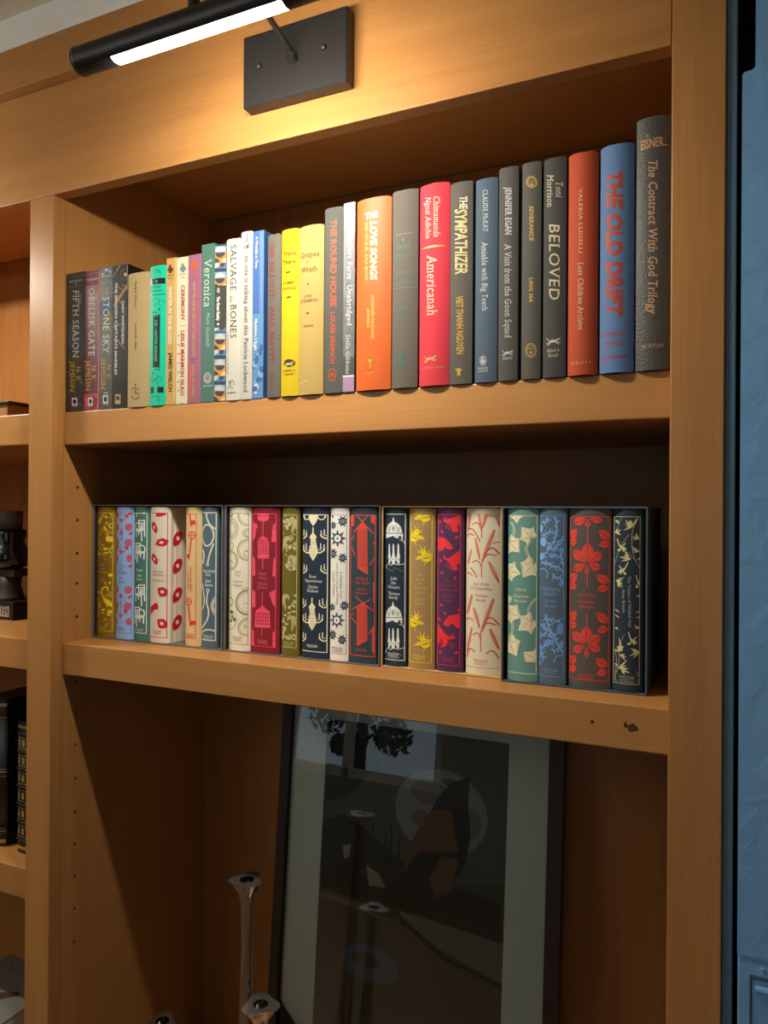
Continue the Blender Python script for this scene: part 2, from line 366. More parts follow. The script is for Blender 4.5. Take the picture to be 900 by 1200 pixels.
obj('mat_board', bm, mat('pale_mat_board', (196, 190, 176), 0.9), pr)
art_cols = [(58, 55, 48), (34, 32, 28), (120, 114, 112), (24, 22, 20), (92, 58, 38), (128, 116, 100), (96, 90, 80), (82, 68, 50), (84, 88, 92), (70, 66, 60)]
bm = bmesh.new(); lay = [0]
def art(mi, pts):
    # drawing frame: 0..490 across the print, 0..850 down to the picture's lower edge in the photograph
    lay[0] += 1
    vs2 = []
    for x, y in pts:
        u = min(1, max(0, x/490)); v = y/850*0.80
        vs2.append(bm.verts.new(gp(AX0+(AX1-AX0)*u, AS1+(AS0-AS1)*v, -0.0062+0.00002*lay[0])))
    bm.faces.new(vs2).material_index = mi
def ell(cx, cy, rx, ry, n=28): return [(cx+rx*math.cos(6.2832*k/n), cy+ry*math.sin(6.2832*k/n)) for k in range(n)]
art(0, [(0, 0), (490, 0), (490, 1062), (0, 1062)])
art(9, [(0, 0), (490, 0), (490, 370), (300, 410), (0, 420)])
art(2, ell(322, 215, 120, 118)); art(6, ell(290, 165, 48, 34)); art(6, ell(405, 230, 22, 40)); art(6, ell(270, 240, 26, 22)); art(9, ell(345, 130, 20, 10))
art(1, [(2, 2), (75, 12), (105, 52), (130, 22), (150, 42), (140, 92), (160, 127), (125, 147), (95, 192), (45, 232), (0, 242)])  # dark foliage mass: a tree reflection drawn into the print
art(1, [(0, 300), (60, 270), (140, 310), (215, 360), (330, 400), (480, 420), (480, 520), (215, 520), (120, 505), (0, 495)])
for k in range(20):
    x = 8+k*11+(k*37 % 13); h = 90+(k*53 % 130); dx = (k*29 % 17)-8
    art(3, [(x, 480), (x+dx, 480-h), (x+dx+3, 480-h), (x+7, 480)])
art(5, [(130, 400), (165, 415), (185, 450), (140, 455)]); art(5, [(60, 360), (85, 350), (80, 390), (66, 395)])
art(3, [(312, 180), (345, 132), (372, 118), (395, 104), (392, 170), (402, 262), (388, 350), (330, 455), (260, 505), (195, 495), (205, 410), (240, 350), (270, 262), (300, 212)])
art(4, [(270, 262), (300, 212), (350, 202), (372, 312), (270, 332), (232, 402), (238, 340)]); art(4, [(330, 330), (372, 330), (360, 420), (320, 450), (300, 400)])
art(7, [(0, 492), (120, 505), (220, 532), (350, 592), (490, 622), (490, 1062), (0, 1062)])
art(6, [(220, 502), (310, 507), (490, 522), (490, 622), (350, 582), (260, 542)]); art(3, [(230, 515), (350, 592), (490, 625), (490, 635), (340, 602), (225, 530)])
art(8, ell(150, 667, 80, 50)); art(7, ell(140, 660, 40, 20)); art(6, [(0, 505), (110, 512), (200, 540), (120, 530), (0, 516)]); art(9, [(270, 830), (310, 780), (345, 830), (310, 860)])
obj('print', bm, [mat('print_ink', c, 0.85) for c in art_cols], pr)
bm = bmesh.new(); slab(bm, MX0, MX1, FS0+0.02, FS1-0.02, 0.0005, 0.0025); obj('glass', bm, thin_glass('picture_glass', 1.52, (0.92, 0.95, 0.94, 1)), pr)

def tri(r, k, tw, bulge=0.10):
    out = []
    for i in range(36):
        a = 6.2832*i/36
        rr = r*(1-bulge+bulge*math.cos(3*a)) if k else r
        out.append((rr*math.cos(a+tw), rr*math.sin(a+tw)))
    return out
BRUSHED = mat('brushed_metal', (150, 146, 140), 0.38, 0.9)
def candle_holder(label, x, y, ztop, rtop, tw):
    t = thing('candle_holder', label, 'candle holder', (x, y, -0.80), 'sculpted metal candle holders')
    H = ztop+0.80
    prof = [(0.036, 0.0), (0.036, 0.006), (0.026, 0.02), (0.016, 0.08*H/0.4), (0.0125, 0.45*H), (0.0088, 0.80*H), (0.0098, H-0.035), (0.0145, H-0.018), (rtop*0.86, H-0.006), (rtop, H)]
    bm = bmesh.new(); rings = []
    for r, z in prof: rings.append([bm.verts.new((x+p[0], y+p[1], -0.80+z)) for p in tri(r, 1, tw+0.5*z/H, 0.16)])
    top = [bm.verts.new((x+p[0], y+p[1], ztop)) for p in tri(0.0105, 0, tw+0.5)]
    low = [bm.verts.new((x+p[0]*0.9, y+p[1]*0.9, ztop-0.012)) for p in tri(0.0105, 0, tw+0.5)]
    rings += [top, low]
    for ri, (a, b) in enumerate(zip(rings, rings[1:])):
        for k in range(36):
            f = bm.faces.new((a[k], a[(k+1) % 36], b[(k+1) % 36], b[k])); f.smooth = True; f.material_index = 1 if ri == 9 else 0
    for q in (rings[9], rings[10]):
        for k in range(36):
            e = bm.edges.get((q[k], q[(k+1) % 36])); e.smooth = False
    bm.faces.new(low); bm.faces.new(rings[0][::-1])
    obj('stem', bm, [CHROME, BRUSHED], t)
    return t
candle_holder('tall polished metal candle holder with a flared three-cornered top', 0.2875, 0.1000, -0.3330, 0.0270, 1.167)
candle_holder('shorter metal candle holder standing in front of the tall one', 0.3230, 0.0850, -0.4950, 0.0290, 1.76)
candle_holder('lowest metal candle holder, its tip just showing left of the tall one', 0.1140, 0.1200, -0.6010, 0.0250, 1.5)

# ------------------------------------------------------------------ left bay
t = thing('wooden_box', 'small brown wooden box with dark lid on the left bay upper shelf', 'box', (-0.23, 0.085, Z1T+0.0015))
obj('body', box(-0.260, -0.1930, 0.075, 0.125, Z1T+0.0015, 0.3820, 0.001), mat('brown_wood_box', (132, 92, 52), 0.5), t)
obj('lid', box(-0.268, -0.1825, 0.069, 0.132, 0.3820, 0.3862, 0.001), mat('dark_lid', (36, 28, 24), 0.4), t)
def bars_154():
    v, f = [], []
    def r(x0, y0, x1, y1):
        n = len(v); v.extend([(x0, y0), (x1, y0), (x1, y1), (x0, y1)]); f.append([n, n+1, n+2, n+3])
    r(0.08, 0, 0.18, 1)
    r(0.32, 0, 0.62, 0.12); r(0.52, 0.12, 0.62, 0.45); r(0.32, 0.45, 0.62, 0.57); r(0.32, 0.57, 0.42, 0.88); r(0.32, 0.88, 0.62, 1)
    r(0.70, 0.35, 1.0, 0.47); r(0.70, 0.47, 0.78, 1); r(0.88, 0, 0.97, 0.35); r(0.88, 0.47, 0.97, 0.8)
    return v, f
glyphs_154 = bars_154()
t = thing('plinth_ornament', 'dark glossy ornament on a black plinth marked 154, left bay', 'ornament', (-0.3145, 0.178, 0.0))
DK = mat('dark_brown_wood', (48, 34, 26), 0.5)
obj('plinth', box(-0.3575, -0.2670, 0.148, 0.208, 0.0, 0.0335, 0.0015), mat('black_plinth', (24, 21, 20), 0.45), t)
bm = bmesh.new(); lathe(bm, [(0.030, 0.0335), (0.026, 0.040), (0.020, 0.060), (0.022, 0.078)], (-0.3145, 0.178, 0)); obj('foot', bm, DK, t)
obj('block', box(-0.3500, -0.2780, 0.158, 0.198, 0.078, 0.092, 0.002), DK, t)
bm = bmesh.new(); lathe(bm, [(0.020, 0.092), (0.033, 0.098), (0.0345, 0.115), (0.033, 0.128), (0.026, 0.142), (0.030, 0.158), (0.028, 0.166)], (-0.3145, 0.178, 0)); obj('glossy_body', bm, mat('black_gloss', (16, 16, 17), 0.08, 0, 0.6), t)
bm = bmesh.new(); lathe(bm, [(0.022, 0.166), (0.023, 0.199), (0.021, 0.201)], (-0.3145, 0.178, 0)); obj('cap', bm, mat('grey_cap', (84, 76, 68), 0.5), t)
num_plate = obj('number_plate', box(-0.3020, -0.2765, 0.1472, 0.1479, 0.0060, 0.0255), mat('brass_plate', (150, 140, 118), 0.4), t)
bm = bmesh.new(); v_, f_ = glyphs_154
vv_ = [bm.verts.new((-0.2990+x*0.0205, 0.1470, 0.0100+z*0.0165)) for x, z in v_]
for q in f_:
    bm.faces.new([vv_[i] for i in q])
obj('number', bm, mat('black_number', (24, 22, 20), 0.6), num_plate)
LEATHER = mat('black_leather', (26, 26, 28), 0.4, 0, 0.4, 1.0, 0.3, 500); GOLD = mat('gold_tooling', (170, 140, 84), 0.4, 0.3)
def leather_book(x0, x1, h, label, bands):
    t = thing('leather_book', label, 'book', ((x0+x1)/2, 0.06, -0.3605), 'black leather books in the left bay')
    wd = x1-x0; cx = (x0+x1)/2; bm = bmesh.new(); n = 12; z0, z1 = -0.3605, -0.3605+h
    pts = [(x0, 0.20)]+[(cx-wd/2*math.cos(math.pi*k/n), 0.067-0.009*math.sin(math.pi*k/n)) for k in range(n+1)]+[(x1, 0.20)]
    a = [bm.verts.new((x, y, z0)) for x, y in pts]; b = [bm.verts.new((x, y, z1)) for x, y in pts]
    for k in range(len(pts)-1): bm.faces.new((a[k], a[k+1], b[k+1], b[k])).smooth = 0 < k < n+1
    bm.faces.new(a[::-1]); bm.faces.new(b); bm.faces.new((a[-1], a[0], b[0], b[-1]))
    obj('cover', bm, LEATHER, t)
    for j in range(bands):
        z = z0+h*(0.10+0.80*j/(bands-1)); bm = bmesh.new()
        tube(bm, [(x, y-0.0002, z) for x, y in pts[1:-1]], 0.0024, 8); obj('raised_band', bm, LEATHER, t)
    bm = bmesh.new()
    def strip(z0_, z1_, k0, k1, off=0.0005):
        for k in range(k0, k1):
            q = [pts[1+k], pts[2+k]]
            bm.faces.new([bm.verts.new((p[0], p[1]-off, z)) for p, z in ((q[0], z0_), (q[1], z0_), (q[1], z1_), (q[0], z1_))])
    for j in range(bands-1):
        za = z0+h*(0.10+0.80*j/(bands-1))+0.005; zb = z0+h*(0.10+0.80*(j+1)/(bands-1))-0.005
        strip(za, za+0.0012, 1, n-1); strip(zb-0.0012, zb, 1, n-1)
        for q in range(3, n-3, 2): strip(za+0.004, zb-0.004, q, q+1)
    strip(z0+0.006, z0+0.012, 1, n-1); strip(z1-0.012, z1-0.007, 1, n-1)
    obj('gold_tooling', bm, GOLD, t)
leather_book(-0.2280, -0.1740, 0.246, 'tall black leather book with a gilt framed panel, left bay edge', 3)
leather_book(-0.1480, -0.1000, 0.216, 'black leather book with raised gilt bands, next to the post in the left bay', 7)
t = thing('storage_box', 'black box carrying the pale grey book, bottom of the left bay', 'box', (-0.18, 0.07, -0.80))
obj('body', box(-0.252, -0.1080, 0.012, 0.137, -0.80, -0.650, 0.002), mat('black_card', (20, 20, 20), 0.6), t)
obj('lid', box(-0.2530, -0.1070, 0.011, 0.138, -0.650, -0.6255, 0.002), mat('black_card', (20, 20, 20), 0.6), t)
t = thing('grey_book', 'pale grey book with a brown leaf lying flat in the left bay', 'book', (-0.18, 0.07, -0.6255))
bm = bmesh.new(); bx(bm, -0.255, -0.105, 0.002, 0.140, -0.6020, -0.6000, 0.0005); bx(bm, -0.255, -0.105, 0.002, 0.140, -0.6255, -0.6235, 0.0005); bx(bm, -0.255, -0.252, 0.002, 0.140, -0.6235, -0.6020)
def flat(pts, mi):
    bm.faces.new([bm.verts.new((x+0.032, y-0.028, -0.59985)) for x, y in pts]).material_index = mi
flat([(-0.205, 0.085), (-0.180, 0.100), (-0.172, 0.092), (-0.186, 0.078), (-0.200, 0.062), (-0.214, 0.060), (-0.222, 0.070)], 1)
for x in (-0.262, -0.232, -0.210): flat([(x, 0.155), (x+0.002, 0.155), (x+0.014, 0.135), (x+0.012, 0.135)], 2)
flat([(-0.262, 0.137), (-0.250, 0.137), (-0.250, 0.135), (-0.262, 0.135)], 2)
obj('cover', bm, [mat('pale_grey_cover', (112, 110, 106), 0.6), mat('brown_leaf_print', (74, 46, 28), 0.6), mat('dark_print', (50, 46, 42), 0.6)], t)
obj('pages', box(-0.2515, -0.107, 0.004, 0.138, -0.6235, -0.6020), mat('book_pages', (215, 205, 180), 0.9), t)
# ------------------------------------------------------------------ lettering: outlines of Blender's own font, optionally with slab serifs
_txt = {}
def _cap():
    v, f = glyphs('H', 0.0, False); return max(p[1] for p in v)
def glyphs(s, bold=0.0, serif=False):
    key = (s, bold, serif)
    if key in _txt: return _txt[key]
    cu = bpy.data.curves.new('lettering', 'FONT'); cu.body = s; cu.size = 1.0; cu.resolution_u = 2; cu.offset = bold; cu.fill_mode = 'FRONT'
    if serif: cu.space_character = 1.08
    o = bpy.data.objects.new('lettering', cu); COL.objects.link(o); bpy.context.view_layer.update()
    me = bpy.data.meshes.new_from_object(o.evaluated_get(bpy.context.evaluated_depsgraph_get()))
    vs_ = [(v.co.x, v.co.y) for v in me.vertices]; fs = [list(p.vertices) for p in me.polygons]
    if serif:
        cnt = {}
        for f in fs:
            for a, b in zip(f, f[1:]+f[:1]):
                k = (min(a, b), max(a, b)); cnt[k] = cnt.get(k, 0)+1
        ymax = max(v[1] for v in vs_)
        for (a, b), c in cnt.items():
            if c == 1 and abs(vs_[a][1]-vs_[b][1]) < 0.002:
                x0, x1 = sorted((vs_[a][0], vs_[b][0])); y = vs_[a][1]; ln = x1-x0
                if 0.03 < ln < 0.19 and (abs(y) < 0.02 or y > 0.42):
                    d = 0.045 if y < 0.3 else -0.045; i = len(vs_)
                    vs_ += [(x0-0.07, y), (x1+0.07, y), (x1+0.07, y+d), (x0-0.07, y+d)]; fs.append([i, i+1, i+2, i+3])
    bpy.data.objects.remove(o); bpy.data.curves.remove(cu); bpy.data.meshes.remove(me)
    _txt[key] = (vs_, fs); return _txt[key]
CAP = _cap()

# ------------------------------------------------------------------ the printer: lays lettering and ornament flat, then wraps it on a spine
class Print:
    """Ornament is measured in drawing units inside the quad q = the spine's corners on the drawing sheet."""
    def __init__(s, q):
        s.q = q; s.items = []; s.crop(0, 0, 1); s.clip = None; s.fr = None; s.n = 0
    def crop(s, x0, y0, k): s.c = (x0, y0, k); return s
    def uv(s, x, y):
        px, py = s.c[0]+x/s.c[2], s.c[1]+y/s.c[2]; q = s.q
        for _ in range(2):
            t = (py-q[1])/(q[5]-q[1]); L = q[0]+(q[4]-q[0])*t; Rr = q[2]+(q[6]-q[2])*t
            u = (px-L)/(Rr-L)
            T_ = q[1]+(q[3]-q[1])*u; B_ = q[5]+(q[7]-q[5])*u; v = (py-T_)/(B_-T_)
        return u, v
    def clipbox(s, x0, y0, x1, y1):
        a = s.uv(x0, y0); b = s.uv(x1, y1); f = s.fr or (0, 0, 1, 1)
        s.clip = (max(a[0], f[0]), max(a[1], f[1]), min(b[0], f[2]), min(b[1], f[3]))
    def add(s, col, verts, faces):
        s.n += 1; s.items.append((tuple(col), [s.uv(*p) for p in verts], faces, s.clip or (0.004, 0.003, 0.996, 0.997), s.n))
    def poly(s, col, pts): s.add(col, pts, [list(range(len(pts)))])
    def ell(s, col, cx, cy, rx, ry, rot=0, n=18):
        c, d = math.cos(rot), math.sin(rot)
        s.poly(col, [(cx+rx*math.cos(a)*c-ry*math.sin(a)*d, cy+rx*math.cos(a)*d+ry*math.sin(a)*c) for a in [6.28319*k/n for k in range(n)]])
    def ring(s, col, w, cx, cy, rx, ry, a0=0, a1=360, n=28):
        A = [math.radians(a0+(a1-a0)*k/n) for k in range(n+1)]; v = []
        for a in A: v += [(cx+(rx-w/2)*math.cos(a), cy+(ry-w/2)*math.sin(a)), (cx+(rx+w/2)*math.cos(a), cy+(ry+w/2)*math.sin(a))]
        s.add(col, v, [[2*k, 2*k+1, 2*k+3, 2*k+2] for k in range(n)])
    def line(s, col, w, pts, smooth=False):
        if smooth and len(pts) > 2:
            o = []; n = len(pts)
            for i in range(n-1):
                p0, p1, p2, p3 = [pts[max(0, min(n-1, j))] for j in (i-1, i, i+1, i+2)]
                for k in range(6):
                    u = k/6
                    o.append(tuple(0.5*(2*p1[d]+(p2[d]-p0[d])*u+(2*p0[d]-5*p1[d]+4*p2[d]-p3[d])*u*u+(3*p1[d]-p0[d]-3*p2[d]+p3[d])*u**3) for d in (0, 1)))
            pts = o+[pts[-1]]
        v = []
        for i, p in enumerate(pts):
            a = pts[max(0, i-1)]; b = pts[min(len(pts)-1, i+1)]; dx, dy = b[0]-a[0], b[1]-a[1]; l = math.hypot(dx, dy) or 1
            v += [(p[0]-dy/l*w/2, p[1]+dx/l*w/2), (p[0]+dy/l*w/2, p[1]-dx/l*w/2)]
        s.add(col, v, [[2*k, 2*k+1, 2*k+3, 2*k+2] for k in range(len(pts)-1)])
    def rect(s, col, x0, y0, x1, y1): s.poly(col, [(x0, y0), (x1, y0), (x1, y1), (x0, y1)])
    def leaf(s, col, x0, y0, x1, y1, w, vein=None, bend=0.0, ob=False):
        dx, dy = x1-x0, y1-y0; l = math.hypot(dx, dy); nx, ny = -dy/l, dx/l; P = []
        prof = [(0, 0), (0.12, 0.5), (0.3, 0.92), (0.45, 1), (0.65, 0.8), (0.85, 0.36), (1, 0)]
        if ob: prof = [(0, 0), (0.15, 0.16), (0.35, 0.55), (0.58, 1), (0.76, 0.9), (0.9, 0.5), (1, 0)]
        def pt(t, o):
            b = bend*4*t*(1-t); return (x0+dx*t+nx*(o*w/2+b*l), y0+dy*t+ny*(o*w/2+b*l))
        s.poly(col, [pt(t, o) for t, o in prof]+[pt(t, -o) for t, o in prof[-2:0:-1]])
        if vein: s.line(vein, max(w*0.07, 0.9), [pt(0.02, 0), pt(0.5, 0), pt(0.95, 0)])
    def vt(s, txt, cx, y0, y1, cap, col, serif=True, bold=0.0):
        """lettering running down the spine, tops of the letters to the right"""
        v, f = glyphs(txt, bold, serif); a = min(p[0] for p in v); b = max(p[0] for p in v)
        s.add(col, [(cx-cap/2+p[1]/CAP*cap, y0+(p[0]-a)/(b-a)*(y1-y0)) for p in v], f)
    def ht(s, txt, x0, x1, yc, cap, col, serif=True, bold=0.0):
        v, f = glyphs(txt, bold, serif); a = min(p[0] for p in v); b = max(p[0] for p in v); q = s.q
        u, t = s.uv((x0+x1)/2, yc); k = ((q[3]-q[1])*(1-t)+(q[7]-q[5])*t)/(q[2]-q[0])
        s.add(col, [(x0+(p[0]-a)/(b-a)*(x1-x0), yc+cap/2-p[1]/CAP*cap+k*(x0+(p[0]-a)/(b-a)*(x1-x0)-(x0+x1)/2)) for p in v], f)
    def frame(s, col, w, u0, v0, u1, v1, left=True):
        """a ruled border given as fractions of the spine; w in drawing units of width"""
        s.fr = (u0, v0, u1, v1)
        wu = w/s.c[2]/(s.q[2]-s.q[0]); wv = w/s.c[2]/(s.q[5]-s.q[1]); s.n += 1
        R4 = [(u0, v0, u1, v0+wv), (u0, v1-wv, u1, v1), (u1-wu, v0, u1, v1)]+([(u0, v0, u0+wu, v1)] if left else [])
        for a in R4:
            s.items.append((tuple(col), [(a[0], a[1]), (a[2], a[1]), (a[2], a[3]), (a[0], a[3])], [[0, 1, 2, 3]], (0, 0, 1, 1), s.n))
    def footer(s, col, x0, x1, ya, yb, cap, mid=True):
        s.ht('PENGUIN', x0, x1, ya, cap, col); s.ht('CLASSICS', x0, x1, yb, cap, col)
        if mid: s.line(col, cap*0.12, [(x0, (ya+yb)/2), (x1, (ya+yb)/2)])
def make_book(label, x0, x1, z0, z1, yf, sag, depth, hard, cover, pr, group, pagecol=(236, 226, 200), name='book', worn=0.0, extra=None):
    wd, H = x1-x0, z1-z0
    root = thing(name, label, 'book', ((x0+x1)/2, yf, z0), group)
    N = 12 if sag > 0.0006 else 2
    sx = [-wd/2+wd*i/N for i in range(N+1)]
    sy = [sag*(2*x/wd)**2 for x in sx]
    t = 0.0024 if hard else 0.0006
    side = [(-wd/2, depth)]
    if hard: side += [(-wd/2, sag+0.0125), (-wd/2+0.0012, sag+0.0100), (-wd/2+0.0012, sag+0.0065), (-wd/2, sag+0.0040)]
    O = side+list(zip(sx, sy))+[(-x, y) for x, y in side[::-1]]
    ns = len(side); I = []
    for i, (x, y) in enumerate(O):
        if ns <= i <= ns+N: I.append((x*(wd-2*t)/wd, y+t*1.1))
        else: I.append((x+t if x < 0 else x-t, y))
    rn = random.Random(int(x0*1e5))
    bm = bmesh.new(); V = []
    for i in range(len(O)):
        d = 0.0
        if ns <= i <= ns+N:
            k = abs(2*O[i][0]/wd); d = (0.0013 if hard else 0.0)*k**10+worn*rn.uniform(0, 1)
        lo = 0.0 if not hard else 0.0006*(abs(2*O[i][0]/wd)**10 if ns <= i <= ns+N else 0)
        V.append([bm.verts.new((O[i][0], O[i][1], lo)), bm.verts.new((O[i][0], O[i][1], H-d)), bm.verts.new((I[i][0], I[i][1], 0.0)), bm.verts.new((I[i][0], I[i][1], H-d))])
    for i in range(len(O)-1):
        a, b = V[i], V[i+1]; arc = ns <= i < ns+N
        f = bm.faces.new((a[0], b[0], b[1], a[1])); f.smooth = arc
        bm.faces.new((a[2], a[3], b[3], b[2])); bm.faces.new((a[1], b[1], b[3], a[3])); bm.faces.new((a[0], a[2], b[2], b[0]))
    bm.faces.new((V[0][0], V[0][1], V[0][3], V[0][2])); bm.faces.new((V[-1][0], V[-1][2], V[-1][3], V[-1][1]))
    bmesh.ops.recalc_face_normals(bm, faces=bm.faces)
    for e in bm.edges:
        if len(e.link_faces) == 2 and not (e.link_faces[0].smooth and e.link_faces[1].smooth): e.smooth = False
    mats = [cover]; index = {}
    def yat(x):
        x = max(-wd/2, min(wd/2, x)); k = min(N-1, int((x+wd/2)/wd*N)); q = (x-sx[k])/(sx[k+1]-sx[k]); return sy[k]+(sy[k+1]-sy[k])*q
    if pr:
        byclip = {}
        for it in pr.items: byclip.setdefault(it[3], []).append(it)
        top = max(it[4] for it in pr.items)
        for (u0, v0, u1, v1), its in byclip.items():
            b2 = bmesh.new()
            for col, vv, ff, _, n in its:
                if col not in index: index[col] = len(mats); mats.append(ink(col) if not isinstance(col[0], str) else METALS[col[0]])
                off = -(0.00012+0.00006*n/top)
                vs2 = [b2.verts.new(((u-0.5)*wd, off, (1-v)*H)) for u, v in vv]
                for f in ff:
                    if len(set(f)) < 3: continue
                    try: b2.faces.new([vs2[i] for i in f]).material_index = index[col]
                    except ValueError: pass
            big = [f for f in b2.faces if len(f.verts) > 4]
            if big: bmesh.ops.triangulate(b2, faces=big)
            def cut(co, no, clear):
                bmesh.ops.bisect_plane(b2, geom=list(b2.verts)+list(b2.edges)+list(b2.faces), plane_co=co, plane_no=no, clear_outer=clear, dist=1e-7)
            cut(((u0-0.5)*wd, 0, 0), (-1, 0, 0), True); cut(((u1-0.5)*wd, 0, 0), (1, 0, 0), True)
            cut((0, 0, (1-v0)*H), (0, 0, 1), True); cut((0, 0, (1-v1)*H), (0, 0, -1), True)
            for x in sx[1:-1]: cut((x, 0, 0), (1, 0, 0), False)
            mp = {}
            for v in b2.verts: mp[v] = bm.verts.new((v.co.x, yat(v.co.x)+v.co.y, v.co.z))
            for f in b2.faces:
                try:
                    g = bm.faces.new([mp[v] for v in f.verts]); g.material_index = f.material_index
                except ValueError: pass
            b2.free()
    if extra: extra(bm, mats, wd, H)
    obj('cover', bm, mats, root, False)
    g = 0.003 if hard else 0.0003
    obj('pages', box(-wd/2+t, wd/2-t, sag+t*1.2+0.0006, depth-g, g, H-max(g, 0.0015), 0), mat('book_pages', pagecol, 0.9), root, False)
    if hard and worn:
        pass
    return root
METALS = {}
# ------------------------------------------------------------------ upper shelf: thirty books
UP = 'books on the upper shelf'
W0, GOLDI, CREAMI, BLK = (248, 246, 236), (232, 196, 112), (240, 228, 190), (26, 24, 22)
def penguin(p, col, cx, cy, h, belly=None):
    p.ell(col, cx, cy+h*0.1, h*0.26, h*0.38); p.ell(col, cx-h*0.04, cy-h*0.36, h*0.14, h*0.15)
    p.poly(col, [(cx-h*0.1, cy-h*0.42), (cx-h*0.32, cy-h*0.34), (cx-h*0.1, cy-h*0.32)])
    p.leaf(col, cx-h*0.2, cy-h*0.15, cx-h*0.36, cy+h*0.3, h*0.14); p.leaf(col, cx+h*0.2, cy-h*0.15, cx+h*0.36, cy+h*0.3, h*0.14)
    p.rect(col, cx-h*0.16, cy+h*0.4, cx+h*0.16, cy+h*0.5)
    if belly: p.ell(belly, cx-h*0.05, cy+h*0.12, h*0.12, h*0.27)
def hound(p, col, cx, cy, w):
    def q(x, y): return (cx+x*w, cy+y*w)
    p.leaf(col, *q(-0.34, 0.06), *q(0.3, -0.04), 0.24*w); p.leaf(col, *q(0.16, 0.0), *q(0.5, -0.26), 0.13*w); p.leaf(col, *q(0.38, -0.2), *q(0.58, -0.2), 0.1*w)
    p.line(col, 0.045*w, [q(-0.32, 0.04), q(-0.46, -0.12), q(-0.56, -0.2)])
    for a, b, c in (((0.2, 0.02), (0.36, 0.08), (0.54, 0.04)), ((0.14, 0.05), (0.3, 0.18), (0.44, 0.2)), ((-0.26, 0.06), (-0.36, 0.2), (-0.56, 0.24)), ((-0.2, 0.1), (-0.3, 0.26), (-0.44, 0.36))): p.line(col, 0.06*w, [q(*a), q(*b), q(*c)])
def orbit_logo(p, x0, y0, x1, y1):
    p.rect((236, 226, 216), x0, y0, x1, y1); cx, cy = (x0+x1)/2, y0+(y1-y0)*0.45
    p.ell((16, 14, 14), cx, cy, (x1-x0)*0.33, (y1-y0)*0.29); p.rect((200, 70, 50), x0+6, y1-12, x1-6, y1-6)

p1 = Print((78.5, 321.2, 99.7, 318.5, 78, 480.5, 99.2, 479)).crop(70, 300, 9)
p1.poly((74, 88, 98), [(90, 730), (150, 700), (240, 740), (262, 900), (200, 980), (120, 960), (85, 880)]); p1.poly((96, 108, 112), [(120, 790), (190, 800), (150, 850)]); p1.poly((88, 86, 70), [(150, 990), (260, 960), (262, 1080), (180, 1120)])
p1.line((150, 146, 136), 7, [(85, 1200), (140, 1230), (180, 1250)]); p1.line((150, 146, 136), 7, [(170, 1590), (205, 1540), (255, 1550)]); p1.line((150, 146, 136), 6, [(190, 1260), (250, 1330)])
for y in (222, 330): p1.line((132, 126, 114), 5, [(85, y), (262, y-14)])
p1.ht('THE BROKEN EARTH', 105, 245, 265, 20, (200, 190, 170), False, 0.02); p1.ht('1', 172, 182, 300, 22, (200, 190, 170), False)
p1.vt('THE', 222, 405, 500, 24, (196, 190, 174)); p1.vt('FIFTH SEASON', 176, 360, 1060, 62, (230, 226, 208))
p1.vt('JEMISIN', 143, 1095, 1415, 48, (228, 180, 50)); p1.vt('N. K.', 205, 1150, 1310, 46, (228, 180, 50)); orbit_logo(p1, 140, 1475, 195, 1562)
make_book('black and grey paperback at the far left end of the upper shelf', 0.0024, 0.0400, Z1T, Z1T+0.2104, 0.0224, 0.0002, 0.130, False, mottled((54, 50, 44), (70, 66, 58), 60, (84, 92, 96)), p1, UP)

p2 = Print((99.8, 318, 117.5, 316, 99.3, 479, 116.5, 478.5)).crop(70, 300, 9)
p2.poly((120, 30, 52), [(270, 170), (425, 150), (425, 310), (270, 320)]); p2.poly((206, 70, 90), [(264, 1440), (412, 1430), (412, 1610), (264, 1620)]); p2.poly((236, 110, 124), [(270, 1470), (330, 1500), (290, 1560)]); p2.poly((150, 30, 52), [(360, 1450), (410, 1500), (380, 1600), (330, 1590)])
p2.poly((232, 120, 140), [(416, 160), (428, 160), (418, 1610), (408, 1610)])
p2.line((190, 120, 120), 5, [(270, 322), (425, 306)]); p2.line((190, 120, 120), 5, [(270, 196), (425, 180)])
p2.ht('THE BROKEN EARTH', 285, 408, 248, 20, (226, 200, 190), False, 0.02); p2.ht('2', 340, 352, 290, 22, (226, 200, 190), False)
p2.vt('THE', 390, 395, 470, 22, (220, 200, 190)); p2.vt('OBELISK GATE', 342, 338, 1040, 62, (238, 226, 214)); p2.vt('JEMISIN', 306, 1085, 1405, 48, (230, 182, 52)); p2.vt('N. K.', 366, 1145, 1305, 46, (230, 182, 52)); orbit_logo(p2, 308, 1475, 357, 1562)
make_book('crimson paperback, second from the left on the upper shelf', 0.0402, 0.0704, Z1T, Z1T+0.2096, 0.0224, 0.0002, 0.130, False, mottled((96, 22, 42), (122, 30, 54), 70), p2, UP)

